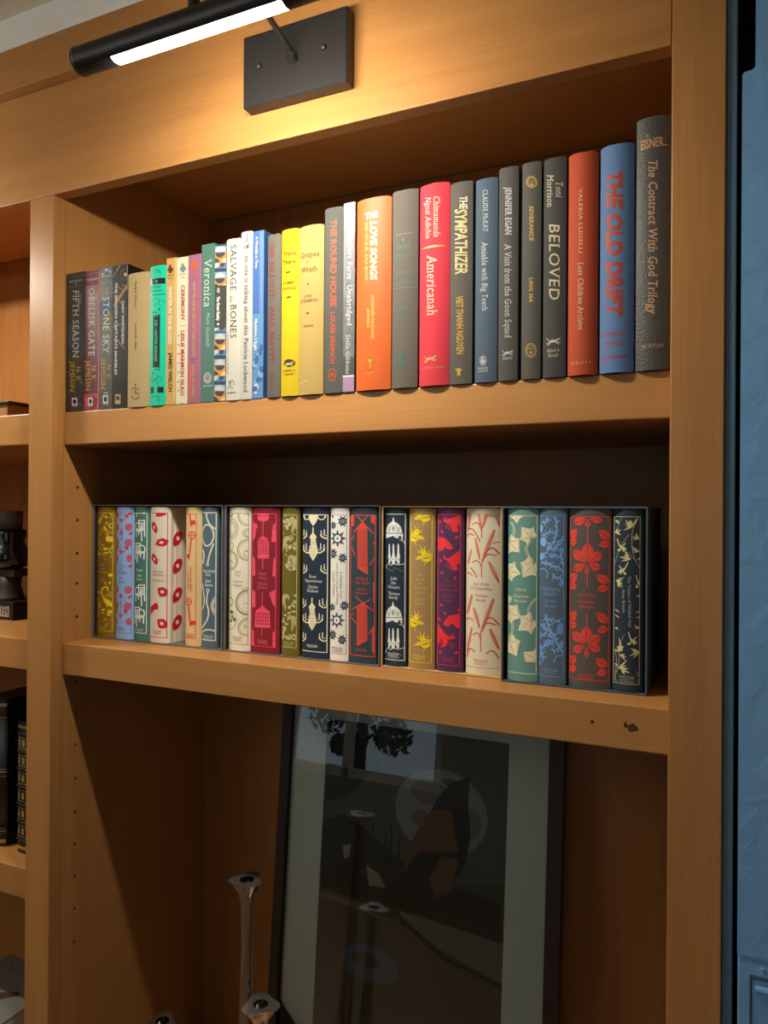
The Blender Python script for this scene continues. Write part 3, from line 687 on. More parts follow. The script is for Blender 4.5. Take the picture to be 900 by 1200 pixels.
p3 = Print((117.8, 314.5, 132.5, 312, 116.8, 478.5, 132, 477)).crop(70, 300, 9)
p3.poly((86, 118, 150), [(432, 140), (560, 115), (560, 215), (432, 230)]); p3.poly((216, 190, 90), [(440, 170), (480, 190), (450, 220)]); p3.poly((216, 200, 130), [(520, 150), (555, 170), (530, 185)]); p3.ell((220, 220, 206), 497, 150, 20, 12)
p3.poly((62, 84, 112), [(430, 480), (560, 430), (560, 590), (430, 640)]); p3.poly((84, 110, 74), [(430, 600), (480, 640), (470, 830), (430, 850)]); p3.poly((120, 112, 52), [(510, 600), (560, 580), (555, 740), (520, 720)])
p3.ht('THE BROKEN EARTH', 442, 545, 215, 14, (210, 206, 190), False, 0.02); p3.ht('3', 490, 502, 252, 20, (210, 206, 190), False); p3.line((160, 156, 146), 5, [(432, 288), (560, 270)])
p3.vt('THE', 500, 325, 410, 28, (190, 186, 174)); p3.vt('STONE SKY', 495, 430, 1020, 62, (232, 230, 216)); p3.vt('JEMISIN', 465, 1072, 1395, 46, (222, 176, 50)); p3.vt('N. K.', 524, 1132, 1290, 42, (222, 176, 50)); p3.rect((180, 172, 160), 470, 1420, 520, 1436); orbit_logo(p3, 464, 1450, 518, 1547)
make_book('grey and olive paperback, third from the left on the upper shelf', 0.0709, 0.0962, Z1T, Z1T+0.2106, 0.0224, 0.0002, 0.130, False, mottled((78, 76, 70), (98, 96, 86), 60), p3, UP)

p4 = Print((132.8, 311.5, 150.2, 309.8, 132.2, 477, 149.5, 476)).crop(128, 305, 13.33)
GD = (166, 132, 88)
p4.ring((66, 54, 44), 30, 255, 228, 62, 72); p4.ring((120, 96, 66), 6, 255, 228, 78, 88); p4.ell((236, 184, 110), 258, 230, 24, 28)
p4.line(GD, 18, [(70, 250), (185, 65)]); p4.poly(GD, [(75, 700), (150, 560), (286, 370), (296, 430), (180, 600), (90, 720)]); p4.line(GD, 14, [(115, 385), (240, 490)]); p4.line(GD, 14, [(205, 372), (275, 430)]); p4.line(GD, 14, [(150, 600), (225, 705)]); p4.line((150, 120, 110), 10, [(65, 480), (100, 520)])
p4.line((190, 160, 130), 12, [(60, 1028), (175, 992)]); p4.line((190, 160, 140), 11, [(122, 1215), (245, 1370)])
p4.vt('THE BROKEN CAPTAIN\'S MARBLES', 115, 340, 1770, 36, (240, 226, 216), False, 0.03); p4.vt('CARY WHITEHEAD', 222, 625, 1300, 34, (224, 236, 240), False, 0.03)
p4.line((80, 84, 90), 5, [(120, 1790), (200, 1738)]); p4.rect((210, 176, 116), 104, 2066, 190, 2218); p4.poly(BLK, [(115, 2090), (150, 2110), (170, 2080), (178, 2170), (140, 2140), (120, 2180)])
p4.poly((168, 168, 164), [(288, 60), (297, 60), (297, 480), (288, 470)])
make_book('black paperback with gold telescope and white capitals, upper shelf', 0.0966, 0.1253, Z1T, Z1T+0.2103, 0.0224, 0.0002, 0.135, False, paper((20, 20, 22)), p4, UP)

p5 = Print((150.8, 321, 176, 318.8, 150.3, 476, 175.7, 474)).crop(128, 305, 13.33)
BR = (92, 62, 36)
p5.vt('Ralph Ellison', 435, 335, 755, 32, BR, True, 0.02); p5.vt('Invisible Man', 438, 975, 1396, 32, BR, True, 0.02)
p5.ell(BR, 438, 1923, 14, 14); p5.ring(BR, 12, 438, 2030, 58, 60, 200, 255); p5.ring(BR, 12, 438, 2030, 58, 60, 285, 340); p5.line(BR, 13, [(438, 1945), (440, 2050), (420, 2070)]); p5.line(BR, 12, [(440, 2030), (470, 2070), (505, 2060)]); p5.ring(BR, 14, 438, 2098, 58, 50, 10, 190)
make_book('plain tan hardback with small brown lettering beside the black paperback', 0.1275, 0.1682, Z1T, Z1T+0.1936, 0.0196, 0.0020, 0.125, True, cloth((212, 184, 130)), p5, UP)

p6 = Print((176.2, 313.5, 195, 310.5, 175.7, 474, 195.5, 472.5)).crop(172, 300, 13.33)
DT = (20, 140, 112); TQ = (0, 222, 178)
p6.poly(BLK, [(95, 365), (292, 345), (292, 435), (105, 450)]); p6.poly((240, 232, 214), [(62, 365), (95, 360), (102, 462), (68, 468)]); p6.ht('lt', 150, 190, 400, 50, TQ, False, 0.02); p6.poly((236, 220, 196), [(66, 605), (92, 600), (97, 635), (66, 640)])
for y, a, b in ((490, 105, 238), (548, 105, 252), (605, 105, 296)): p6.line(DT, 16, [(a, y+6), (b, y-8)])
for cx, cy, r in ((165, 250, 40), (190, 275, 34), (165, 700, 45), (180, 775, 40), (250, 720, 36)): p6.ring(DT, 8, cx, cy, r*1.2, r*0.7, 150, 400)
p6.poly(BLK, [(118, 925), (228, 905), (228, 1800), (118, 1800)])
for a in ((115, 868), (160, 866), (202, 818)): p6.rect(BLK, a[0], a[1], a[0]+22, a[1]+28)
for a in ((140, 925), (180, 915)): p6.rect(TQ, a[0], a[1], a[0]+18, a[1]+26)
p6.vt('LEE - NATIVE SPEAKER', 168, 1000, 1640, 40, TQ, False, 0.02)
p6.crop(172, 385, 12.9); p6.rect(TQ, 110, 575, 220, 690); p6.rect(BLK, 115, 480, 215, 545); p6.rect(BLK, 115, 540, 135, 580); p6.rect(BLK, 190, 540, 212, 575)
for a in ((148, 595), (193, 592), (110, 640)): p6.rect(BLK, a[0], a[1], a[0]+22, a[1]+26)
for cx, cy, r in ((150, 710, 50), (205, 740, 40), (155, 790, 45), (110, 770, 36)): p6.ring(DT, 8, cx, cy, r*1.1, r*0.7, 150, 430)
p6.poly(BLK, [(75, 870), (135, 862), (128, 955), (78, 962)]); p6.poly(BLK, [(190, 862), (275, 858), (275, 945), (190, 952)]); p6.ring(DT, 10, 165, 1020, 60, 22, 150, 400); p6.line(DT, 12, [(175, 1060), (225, 1050)])
make_book('bright turquoise hardback with black pixel blocks on the upper shelf', 0.1684, 0.1986, Z1T, Z1T+0.1987, 0.0194, 0.0024, 0.125, True, paper((0, 222, 178)), p6, UP)

p7 = Print((195.2, 303.5, 207, 302, 195.7, 472.5, 207.3, 472)).crop(172, 300, 13.33)
penguin(p7, (86, 58, 34), 370, 205, 130); p7.ht('PENGUIN', 325, 428, 305, 16, (110, 76, 40), False, 0.03); p7.ht('BOOKS', 335, 405, 350, 14, (110, 76, 40), False, 0.03)
p7.vt('WINTER IN THE BLOOD', 372, 475, 1365, 52, W0, False, 0.03); p7.poly((238, 206, 130), [(440, 40), (462, 38), (455, 2290), (434, 2290)])
p7.crop(172, 385, 12.9); p7.line((150, 110, 60), 8, [(335, 285), (395, 275)]); p7.vt('JAMES WELCH', 372, 345, 935, 50, (40, 28, 20), False, 0.03)
make_book('narrow amber paperback with white and black capitals, upper shelf', 0.1988, 0.2168, Z1T, Z1T+0.2066, 0.0212, 0.0002, 0.125, False, paper((228, 178, 102)), p7, UP)

p8 = Print((207.4, 302.5, 220.5, 301, 207.5, 472, 220.8, 471.5)).crop(172, 300, 13.33)
penguin(p8, (126, 146, 146), 568, 190, 140); p8.ht('PENGUIN', 515, 622, 290, 16, (120, 124, 116), False, 0.03); p8.ht('BOOKS', 535, 605, 338, 14, (120, 124, 116), False, 0.03)
RD = (204, 28, 56)
p8.vt('CEREMONY', 570, 455, 1005, 54, RD, False, 0.03); p8.line((150, 140, 120), 8, [(535, 1088), (620, 1076)])
p8.crop(172, 385, 12.9); p8.vt('LESLIE MARMON SILKO', 553, 25, 1000, 52, RD, False, 0.03)
for y in (95, 235, 370, 510, 645, 785, 915): p8.poly((170, 146, 96), [(497, y-20), (512, y), (497, y+20), (482, y)])
p8.poly((60, 46, 34), [(530, 1125), (550, 1098), (572, 1120)])
make_book('cream paperback with red capitals and a row of diamonds, upper shelf', 0.2172, 0.2372, Z1T, Z1T+0.2051, 0.0212, 0.0002, 0.125, False, paper((244, 236, 200)), p8, UP)

p9 = Print((220.7, 300, 236, 297.5, 221, 471, 236.3, 470)).crop(165, 270, 9)
OR_, YO = (255, 104, 30), (226, 166, 84)
penguin(p9, OR_, 558, 360, 96); p9.line(OR_, 7, [(525, 435), (545, 430), (535, 450), (560, 440), (590, 432)]); p9.line(OR_, 7, [(535, 470), (560, 455), (575, 470), (595, 440)])
p9.vt('HOW THE GARCÍA GIRLS LOST THEIR ACCENTS', 565, 545, 1320, 26, YO, False, 0.03); p9.line((120, 70, 96), 5, [(525, 1355), (590, 1347)])
p9.crop(165, 370, 9); p9.poly(OR_, [(525, 507), (542, 505), (540, 852), (525, 855)]); p9.vt('JULIA ALVAREZ', 567, 500, 850, 26, YO, False, 0.03)
p9.crop(165, 270, 9); p9.line((224, 130, 130), 5, [(632, 255), (640, 1800)])
make_book('plum purple paperback with orange bird and orange stripe, upper shelf', 0.2375, 0.2602, Z1T, Z1T+0.2057, 0.0212, 0.0002, 0.125, False, paper((172, 108, 138)), p9, UP)

p10 = Print((236.4, 287.5, 251.7, 285, 236.8, 470.5, 252, 469.5)).crop(165, 270, 9)
p10.vt('Veronica', 710, 300, 805, 78, (214, 228, 216)); p10.vt('Mary Gaitskill', 716, 868, 1222, 34, (196, 212, 200))
p10.crop(165, 370, 9); p10.ell((182, 178, 170), 715, 648, 44, 60); p10.ell((140, 138, 132), 715, 640, 20, 32); p10.ell((182, 178, 170), 715, 632, 8, 10); p10.ht('VINTAGE', 668, 766, 730, 14, (214, 214, 206), False, 0.03)
make_book('sea green paperback with tall pale serif title, taller than the plum one', 0.2608, 0.2830, Z1T, Z1T+0.2171, 0.0212, 0.0002, 0.130, False, paper((84, 128, 116)), p10, UP)

p11 = Print((251.9, 287.5, 265, 286, 252.2, 469.5, 265.3, 468.5)).crop(230, 260, 9)
SL, LB, OG, CR = (62, 76, 94), (206, 218, 216), (238, 156, 62), (238, 220, 170)
def tile(cx, y):
    p11.rect((150, 184, 218), 195, y-60, 325, y); p11.rect(OG, 195, y, 325, y+118)
    p11.poly(LB, [(cx-52, y)]+[(cx+52*math.cos(math.pi+math.pi*k/12), y+56*math.sin(math.pi+math.pi*k/12)) for k in range(13)]); p11.poly(SL, [(cx+52*math.cos(math.pi*k/12), y+6+54*math.sin(math.pi*k/12)) for k in range(13)])
    p11.poly(SL, [(198, y+62)]+[(198+48*math.cos(a), y+108+46*math.sin(a)) for a in [-1.57+1.57*k/6 for k in range(7)]]+[(198, y+112)])
    p11.poly(CR, [(322, y+62)]+[(322-50*math.cos(a), y+110+46*math.sin(a)) for a in [-1.57+1.57*k/6 for k in range(7)]]+[(322, y+112)])
    p11.rect((104, 150, 196), 198, y+118, 325, y+172); p11.poly(LB, [(198, y+120), (246, y+118), (236, y+150), (198, y+172)]); p11.poly(SL, [(250, y+120), (300, y+116), (300, y+150), (262, y+168)])
for cy in (50, 320, 590, 980, 1230, 1500, 1770): tile(252 if cy < 900 else 258, cy)
p11.rect((76, 73, 68), 190, 672, 330, 1112); p11.vt('FSF', 236, 700, 748, 22, W0, False, 0.03); p11.vt('The Great Gatsby', 238, 785, 1040, 30, W0, False, 0.05); p11.ell(W0, 238, 1075, 12, 14)
make_book('paperback covered in blue, white and orange half circles, upper shelf', 0.2833, 0.3021, Z1T, Z1T+0.2135, 0.0212, 0.0002, 0.125, False, paper((62, 76, 94)), p11, UP)

p12 = Print((265.6, 281, 282.6, 279.5, 265.8, 469, 282.8, 467.5)).crop(230, 260, 9)
p12.vt('SALVAGE', 400, 250, 730, 62, (44, 42, 40)); p12.vt('the', 382, 785, 850, 40, (90, 86, 80)); p12.vt('BONES', 404, 880, 1225, 62, (44, 42, 40)); p12.vt('JESMYN  WARD', 342, 1165, 1600, 20, (110, 100, 86))
p12.crop(230, 370, 9); p12.line((60, 56, 52), 7, [(345, 770), (375, 735), (405, 765)]); p12.line((60, 56, 52), 8, [(375, 735), (385, 695), (365, 712)]); p12.ring((90, 86, 80), 6, 395, 710, 22, 34, 200, 400); p12.ell((60, 56, 52), 368, 690, 7, 8); p12.ht('BLOOMSBURY', 335, 436, 808, 14, (60, 56, 52), False, 0.03)
make_book('white hardback with tall dark serif capitals, left of the taller white book', 0.3028, 0.3268, Z1T, Z1T+0.2178, 0.0196, 0.0020, 0.135, True, paper((226, 221, 206)), p12, UP, worn=0.0008)

p13 = Print((283, 272.5, 296, 271.5, 283.2, 468, 296.8, 467)).crop(230, 260, 9)
GB = (78, 84, 98)
p13.ring((130, 132, 134), 7, 535, 250, 28, 42); p13.line(GB, 7, [(540, 130), (540, 210)]); p13.ell((64, 68, 76), 545, 270, 10, 16); p13.line(GB, 6, [(505, 280), (560, 245)])
p13.vt('no one is talking about this', 540, 360, 1198, 42, GB, True, 0.015); p13.crop(230, 370, 9); p13.vt('Patricia Lockwood', 540, 235, 805, 44, GB, True, 0.015)
make_book('narrow white hardback with grey lower case title beside the blue book', 0.3273, 0.3457, Z1T, Z1T+0.2240, 0.0200, 0.0012, 0.135, True, paper((218, 215, 204)), p13, UP)

p14 = Print((296.3, 272, 309.2, 270, 297, 467, 309.8, 466)).crop(285, 265, 11.43)
p14.poly((104, 156, 206), [(130, 1180), (290, 1170), (290, 2320), (130, 2320)]); p14.poly((112, 150, 208), [(220, 80), (275, 70), (275, 1165), (225, 1165)])
for k in range(26):
    x = 140+(k*61 % 130); y = 1560+(k*173 % 640); p14.ell((70, 108, 180) if k % 3 else (140, 186, 222), x, y, 18+(k*7 % 22), 14+(k*11 % 26))
p14.vt('A Wrinkle in Time', 180, 145, 570, 34, (250, 232, 180), False, 0.02); p14.vt('Madeleine L\'Engle', 182, 1245, 1660, 34, W0, False, 0.02)
p14.line(W0, 12, [(165, 2140), (195, 2110), (225, 2165)]); p14.line(W0, 10, [(160, 2110), (195, 2135)]); p14.ell(W0, 185, 2225, 20, 14)
make_book('bright blue paperback with pale blue lower half, upper shelf', 0.3460, 0.3635, Z1T, Z1T+0.2224, 0.0212, 0.0002, 0.130, False, paper((76, 118, 190)), p14, UP)

p15 = Print((313.5, 275.5, 329, 273, 313.8, 467, 329, 465.5)).crop(310, 230, 8.18)
DR = (150, 52, 48)
p15.vt('THE SELLOUT', 72, 445, 975, 46, DR, True, 0.015); p15.crop(310, 350, 8.18); p15.vt('PAUL BEATTY', 76, 90, 620, 46, DR, True, 0.015); p15.vt('FSG', 80, 712, 845, 36, DR)
make_book('slim grey hardback with dark red lettering beside the yellow book', 0.3704, 0.3908, Z1T, Z1T+0.2140, 0.0190, 0.0018, 0.135, True, cloth((116, 110, 102)), p15, UP, worn=0.0016)

p16 = Print((329.3, 271, 350.5, 267.5, 330.5, 465.5, 351, 464)).crop(310, 230, 8.18)
YB = (96, 76, 8)
p16.ht('There', 176, 302, 558, 40, YB, True, 0.03); p16.ht('There', 172, 300, 636, 40, YB, True, 0.03); p16.leaf(YB, 205, 742, 262, 732, 18); p16.ht('TOMMY', 176, 306, 838, 26, YB, True, 0.02); p16.ht('ORANGE', 172, 310, 890, 26, YB, True, 0.02); p16.leaf(YB, 215, 982, 275, 970, 18)
p16.crop(310, 350, 8.18); p16.ell((70, 64, 40), 253, 625, 56, 38); hound(p16, (236, 224, 120), 250, 632, 80); p16.ht('ALFRED A.', 190, 312, 696, 18, YB, True, 0.02); p16.ht('KNOPF', 210, 296, 733, 18, YB, True, 0.02)
make_book('bright yellow hardback with an oval running hound emblem', 0.3920, 0.4191, Z1T, Z1T+0.2159, 0.0176, 0.0030, 0.140, True, cloth((236, 204, 20)), p16, UP)

p17 = Print((350.8, 267.5, 379.8, 262, 351, 463.5, 379, 461.5)).crop(310, 230, 8.18)
GB2 = (112, 80, 34)
p17.ht('The', 392, 450, 505, 24, (186, 152, 84)); p17.ht('Grapes', 345, 532, 566, 50, GB2, True, 0.015); p17.ht('of', 405, 440, 636, 22, GB2); p17.ht('Wrath', 352, 516, 708, 50, GB2, True, 0.015)
p17.poly(GB2, [(410, 850), (428, 840), (446, 846), (428, 858)]); p17.ht('JOHN', 386, 466, 964, 24, GB2, True, 0.02)
p17.crop(310, 350, 8.18); p17.ht('STEINBECK', 346, 522, 26, 26, GB2, True, 0.02); p17.poly((90, 66, 30), [(410, 147), (428, 135), (446, 143), (428, 155)]); p17.ht('VIKING', 378, 482, 268, 20, GB2, True, 0.02); p17.line((240, 214, 140), 8, [(338, 815), (420, 790)])
make_book('wide straw gold hardback beside the yellow one', 0.4193, 0.4553, Z1T, Z1T+0.2158, 0.0172, 0.0034, 0.145, True, cloth((208, 176, 102)), p17, UP)

p18 = Print((381, 245.5, 402.5, 241.5, 380.2, 462, 402.3, 460.5)).crop(310, 230, 8.18)
OR2 = (222, 92, 48)
p18.vt('THE ROUND HOUSE', 666, 225, 1065, 54, OR2, False, 0.03); p18.crop(310, 350, 8.18); p18.vt('LOUISE ERDRICH', 662, 135, 630, 40, OR2, False, 0.03)
p18.ring(OR2, 8, 660, 735, 34, 56); p18.poly(OR2, [(640, 710), (660, 725), (680, 710), (668, 740), (682, 765), (660, 752), (640, 765), (650, 738)]); p18.line(OR2, 7, [(632, 795), (690, 792)])
make_book('charcoal grey hardback with orange capitals, left of the silver paperback', 0.4567, 0.4835, Z1T, Z1T+0.2335, 0.0188, 0.0014, 0.145, True, cloth((98, 98, 94)), p18, UP)

p19 = Print((402.5, 239, 416, 236.5, 402.3, 460.5, 415.8, 459.5)).crop(310, 230, 8.18)
p19.poly((196, 196, 194), [(758, 80), (866, 60), (866, 250), (800, 300), (758, 230)])
for cx, cy, r in ((800, 120, 26), (780, 180, 22), (820, 185, 24)): p19.ring((150, 152, 150), 8, cx, cy, r, r*0.9)
p19.poly((150, 150, 152), [(758, 300), (790, 320), (780, 980), (758, 980)]); p19.poly((150, 130, 140), [(850, 380), (866, 370), (866, 700), (846, 690)])
p19.vt('Comfort Farm  Unabridged', 818, 310, 1246, 48, W0); p19.crop(310, 350, 8.18); p19.poly((84, 92, 84), [(756, 565), (882, 560), (882, 738), (756, 742)]); p19.vt('Stella Gibbons', 805, 350, 725, 42, (232, 232, 226))
p19.poly(W0, [(756, 742), (882, 735), (882, 750), (756, 757)]); p19.poly((190, 156, 196), [(756, 757), (882, 750), (882, 905), (756, 905)])
make_book('silver grey paperback with lilac foot, between charcoal and orange books', 0.4837, 0.4998, Z1T, Z1T+0.2361, 0.0198, 0.0002, 0.140, False, mottled((104, 108, 112), (134, 138, 140), 70), p19, UP)

p20 = Print((418.7, 237.5, 459.5, 228.5, 418, 459.5, 458, 457)).crop(400, 200, 6.43)
p20.ht('THE', 186, 288, 346, 44, W0, False, 0.04); p20.vt('LOVE SONGS', 256, 395, 835, 48, (250, 236, 196), False, 0.04); p20.vt('OF W.E.B. DU BOIS', 200, 402, 838, 22, (240, 200, 90), False, 0.02)
p20.crop(400, 330, 6.43); p20.vt('HONORÉE FANONNE', 250, 115, 440, 22, (240, 200, 90), False, 0.03); p20.vt('JEFFERS', 215, 213, 355, 18, (240, 200, 90), False, 0.03)
p20.ring((196, 122, 30), 7, 230, 632, 33, 46); p20.line((220, 180, 60), 9, [(230, 605), (230, 662)]); p20.ell((220, 180, 60), 230, 605, 20, 12); p20.line((240, 190, 80), 6, [(202, 702), (256, 694)])
make_book('wide bright orange hardback with small cream title', 0.5027, 0.5498, Z1T, Z1T+0.2351, 0.0160, 0.0042, 0.150, True, paper((246, 112, 34)), p20, UP)

p21 = Print((460.7, 226.5, 490.3, 219, 459, 455.5, 489.5, 453.5)).crop(400, 200, 6.43)
TE = (70, 142, 130)
p21.line((160, 146, 128), 5, [(412, 496), (550, 470)]); p21.ht('A', 468, 484, 524, 28, (150, 158, 146)); p21.ht('BRIEF', 426, 526, 580, 28, TE); p21.ht('HISTORY', 410, 546, 648, 28, TE); p21.ht('of', 466, 486, 716, 22, TE); p21.ht('SEVEN', 418, 536, 775, 28, TE); p21.ht('KILLINGS', 398, 556, 846, 28, TE)
p21.crop(400, 330, 6.43); p21.line((140, 130, 116), 5, [(400, 62), (560, 42)]); p21.ht('Marlon', 420, 528, 206, 28, TE); p21.ht('James', 424, 522, 272, 28, TE); p21.rect(TE, 444, 560, 480, 602); p21.line((70, 76, 72), 8, [(452, 585), (472, 570), (476, 595)]); p21.ht('RIVERHEAD', 424, 508, 622, 14, TE, True, 0.02); p21.ht('BOOKS', 442, 488, 646, 13, TE, True, 0.02)
make_book('warm grey hardback with faint teal capitals between orange and red books', 0.5511, 0.5848, Z1T, Z1T+0.2385, 0.0166, 0.0036, 0.150, True, cloth((118, 110, 100)), p21, UP, worn=0.0016)

p22 = Print((493, 220, 529.3, 211.5, 491.3, 454, 525, 452)).crop(400, 200, 6.43)
p22.vt('Chimamanda', 735, 203, 510, 48, CREAMI); p22.vt('Ngozi Adichie', 668, 213, 522, 46, CREAMI); p22.poly((246, 206, 120), [(604, 602), (660, 582), (720, 570), (806, 568), (730, 584), (670, 594)]); p22.vt('Americanah', 695, 648, 1102, 76, CREAMI)
p22.crop(400, 330, 6.43); hound(p22, GOLDI, 678, 588, 90); p22.ht('ALFRED A. KNOPF', 602, 780, 656, 15, (240, 170, 110))
make_book('coral red hardback with cream lettering beside the dark gilt titled book', 0.5873, 0.6252, Z1T, Z1T+0.2386, 0.0156, 0.0046, 0.150, True, cloth((250, 66, 84)), p22, UP, worn=0.0008)

p23 = Print((528.5, 216, 556, 211, 526, 451, 551.5, 449)).crop(520, 180, 6)
p23.vt('THE', 148, 303, 392, 52, (250, 232, 190), False, 0.03); p23.vt('SYMPATHIZER', 128, 395, 853, 84, (244, 218, 150), False, 0.02)
p23.crop(520, 320, 6); p23.vt('VIET THANH NGUYEN', 115, 163, 570, 46, (228, 176, 62), False, 0.02); p23.ell((228, 176, 62), 105, 680, 11, 13); p23.leaf((228, 176, 62), 105, 690, 78, 672, 12); p23.leaf((228, 176, 62), 105, 690, 132, 674, 12); p23.rect((228, 176, 62), 94, 690, 116, 722)
make_book('dark grey hardback with narrow hand drawn gold title, right of the red book', 0.6254, 0.6531, Z1T, Z1T+0.2349, 0.0184, 0.0022, 0.145, True, cloth((104, 100, 92)), p23, UP)

p24 = Print((558.8, 211.5, 584.5, 207.5, 555.5, 449.5, 581.5, 447)).crop(520, 180, 6)
PW = (224, 226, 222)
p24.vt('CLAUDE McKAY', 302, 258, 556, 36, PW); p24.vt('Amiable with Big Teeth', 294, 625, 1110, 42, PW); p24.crop(520, 320, 6); p24.ring(PW, 5, 277, 620, 22, 32); penguin(p24, PW, 277, 620, 46); p24.ht('PENGUIN', 240, 313, 672, 14, PW, True, 0.02); p24.ht('CLASSICS', 240, 313, 692, 14, PW, True, 0.02)
make_book('slate blue hardback with white lettering on the upper shelf', 0.6566, 0.6829, Z1T, Z1T+0.2333, 0.0180, 0.0026, 0.145, True, cloth((92, 112, 132)), p24, UP)

p25 = Print((585.8, 198.5, 608, 194, 583, 447, 606.5, 445)).crop(520, 180, 6)
p25.vt('JENNIFER EGAN', 460, 240, 575, 42, PW, True, 0.02); p25.vt('A Visit from the Goon Squad', 456, 640, 1296, 46, PW); p25.crop(520, 320, 6); hound(p25, PW, 453, 560, 74); p25.ht('KNOPF', 417, 486, 600, 18, PW)
make_book('grey hardback with white title, left of the slim one with gilt roundels', 0.6843, 0.7069, Z1T, Z1T+0.2415, 0.0184, 0.0022, 0.145, True, cloth((98, 96, 90)), p25, UP)

p26 = Print((612, 193.5, 634.5, 188, 611, 445, 633.5, 443.5)).crop(520, 180, 6)
GY = (232, 190, 92)
p26.ring(GY, 6, 620, 205, 36, 38); p26.ring(GY, 4, 620, 205, 26, 28); p26.ht('FSG', 604, 638, 200, 14, GY); p26.ell(GY, 622, 222, 9, 9); p26.vt('SEVERANCE', 620, 375, 618, 28, GY, True, 0.03); p26.crop(520, 320, 6); p26.vt('LING MA', 618, 35, 210, 26, GY, True, 0.03)
p26.ring(GY, 5, 618, 545, 36, 48); p26.ring(GY, 4, 618, 545, 27, 39); p26.ht('FSG', 600, 636, 532, 16, GY); p26.ell(GY, 618, 560, 10, 10)
make_book('slim grey hardback with two gilt roundels and tiny gilt title', 0.7111, 0.7329, Z1T, Z1T+0.2419, 0.0184, 0.0022, 0.145, True, cloth((102, 99, 92)), p26, UP)

p27 = Print((637.8, 189, 664, 182, 636, 443.5, 663, 440.5)).crop(520, 180, 6)
p27.vt('Toni', 815, 200, 310, 46, CREAMI); p27.vt('Morrison', 752, 158, 382, 46, CREAMI); p27.vt('BELOVED', 782, 505, 1030, 74, (246, 228, 176)); p27.crop(520, 320, 6); hound(p27, CREAMI, 775, 478, 92); p27.ht('Alfred A.', 727, 822, 543, 24, CREAMI); p27.ht('Knopf', 738, 810, 577, 24, CREAMI)
make_book('dark grey hardback with large cream capitals, left of the orange red one', 0.7356, 0.7606, Z1T, Z1T+0.2418, 0.0182, 0.0024, 0.145, True, cloth((84, 82, 78)), p27, UP)

p28 = Print((666.7, 183.5, 701.7, 176.5, 665.5, 441.5, 700, 438)).crop(650, 120, 6)
p28.vt('VALERIA LUISELLI', 190, 615, 1072, 26, (250, 216, 176)); p28.crop(650, 290, 6); p28.vt('Lost Children Archive', 192, 115, 585, 40, (252, 226, 190)); p28.ht('K N O P F', 124, 263, 814, 18, (250, 216, 176))
make_book('rust orange red hardback with thin cream lettering near the right end', 0.7631, 0.7947, Z1T, Z1T+0.2409, 0.0148, 0.0054, 0.150, True, cloth((222, 92, 54)), p28, UP, worn=0.0010)

p29 = Print((704, 176.5, 744, 165, 703, 438.5, 742.5, 435)).crop(650, 120, 6)
RO = (212, 84, 62)
p29.vt('THE OLD DRIFT', 425, 495, 1510, 104, RO, False, 0.045); p29.crop(650, 290, 6); p29.ht('NAMWALI', 338, 512, 614, 34, RO, False); p29.ht('SERPELL', 356, 492, 678, 34, RO, False); p29.ring(RO, 5, 352, 785, 14, 14); p29.ell(RO, 352, 785, 6, 6); p29.ht('HOGARTH', 380, 512, 772, 18, RO, False, 0.03)
make_book('light blue hardback with large red capitals near the right end', 0.7971, 0.8320, Z1T, Z1T+0.2423, 0.0144, 0.0058, 0.150, True, cloth((116, 154, 206)), p29, UP, worn=0.0010)

p30 = Print((745.8, 144.5, 786.5, 132.5, 745.5, 435, 784.5, 431.5)).crop(650, 120, 6)
TG = (240, 186, 134)
p30.ht('EISNER', 606, 770, 298, 62, TG, False, 0.02); p30.line(TG, 8, [(755, 300), (792, 296)]); p30.line(TG, 7, [(640, 250), (660, 262), (655, 240)])
p30.vt('The Contract With God Trilogy', 696, 415, 1495, 62, TG, True, 0.015); p30.crop(650, 290, 6); p30.ht('NORTON', 616, 768, 692, 26, TG)
make_book('tallest book, dark leathery grey, at the far right of the upper shelf', 0.8340, 0.8677, Z1T, Z1T+0.2638, 0.0160, 0.0042, 0.160, True, mat('leathery_cloth', (92, 89, 84), 0.5, 0, 0.4, KC, 0.6, 420), p30, UP)
# ------------------------------------------------------------------ lower shelf: four slipcases with twenty clothbound books
KC = 1.0
LOW = 'clothbound books in slipcases on the lower shelf'
def slipcase(label, x0, x1, yf, h, outer, lining):
    t = thing('slipcase', label, 'slipcase', ((x0+x1)/2, yf, 0.0003), 'slipcases on the lower shelf')
    k, d = 0.0022, 0.135; z0, z1 = 0.0003, h; bm = bmesh.new()
    bx(bm, x0, x0+k, yf, yf+d, z0, z1, 0.0004); bx(bm, x1-k, x1, yf, yf+d, z0, z1, 0.0004)
    bx(bm, x0+k, x1-k, yf, yf+d, z1-k, z1, 0.0004); bx(bm, x0+k, x1-k, yf, yf+d, z0, z0+0.0016, 0.0004); bx(bm, x0+k, x1-k, yf+d-k, yf+d, z0+0.0016, z1-k)
    obj('case', bm, outer, t)
    bm = bmesh.new(); e = 0.0003
    bx(bm, x0+k, x0+k+e, yf+0.002, yf+d-k, z0+0.0016, z1-k); bx(bm, x1-k-e, x1-k, yf+0.002, yf+d-k, z0+0.0016, z1-k); bx(bm, x0+k+e, x1-k-e, yf+0.002, yf+d-k, z1-k-e, z1-k)
    obj('lining', bm, lining, t)
DARKL = mat('dark_lining', (38, 36, 38), 0.8)
slipcase('grey slipcase at the left end of the lower shelf, with six slim books', 0.0012, 0.2556, 0.0785, 0.2112, mat('grey_card', (104, 104, 106), 0.6, bump=0.2), DARKL)
slipcase('dark grey slipcase of six books, second from the left on the lower shelf', 0.2588, 0.5088, 0.0790, 0.2112, mat('grey_card', (104, 104, 106), 0.6, bump=0.2), DARKL)
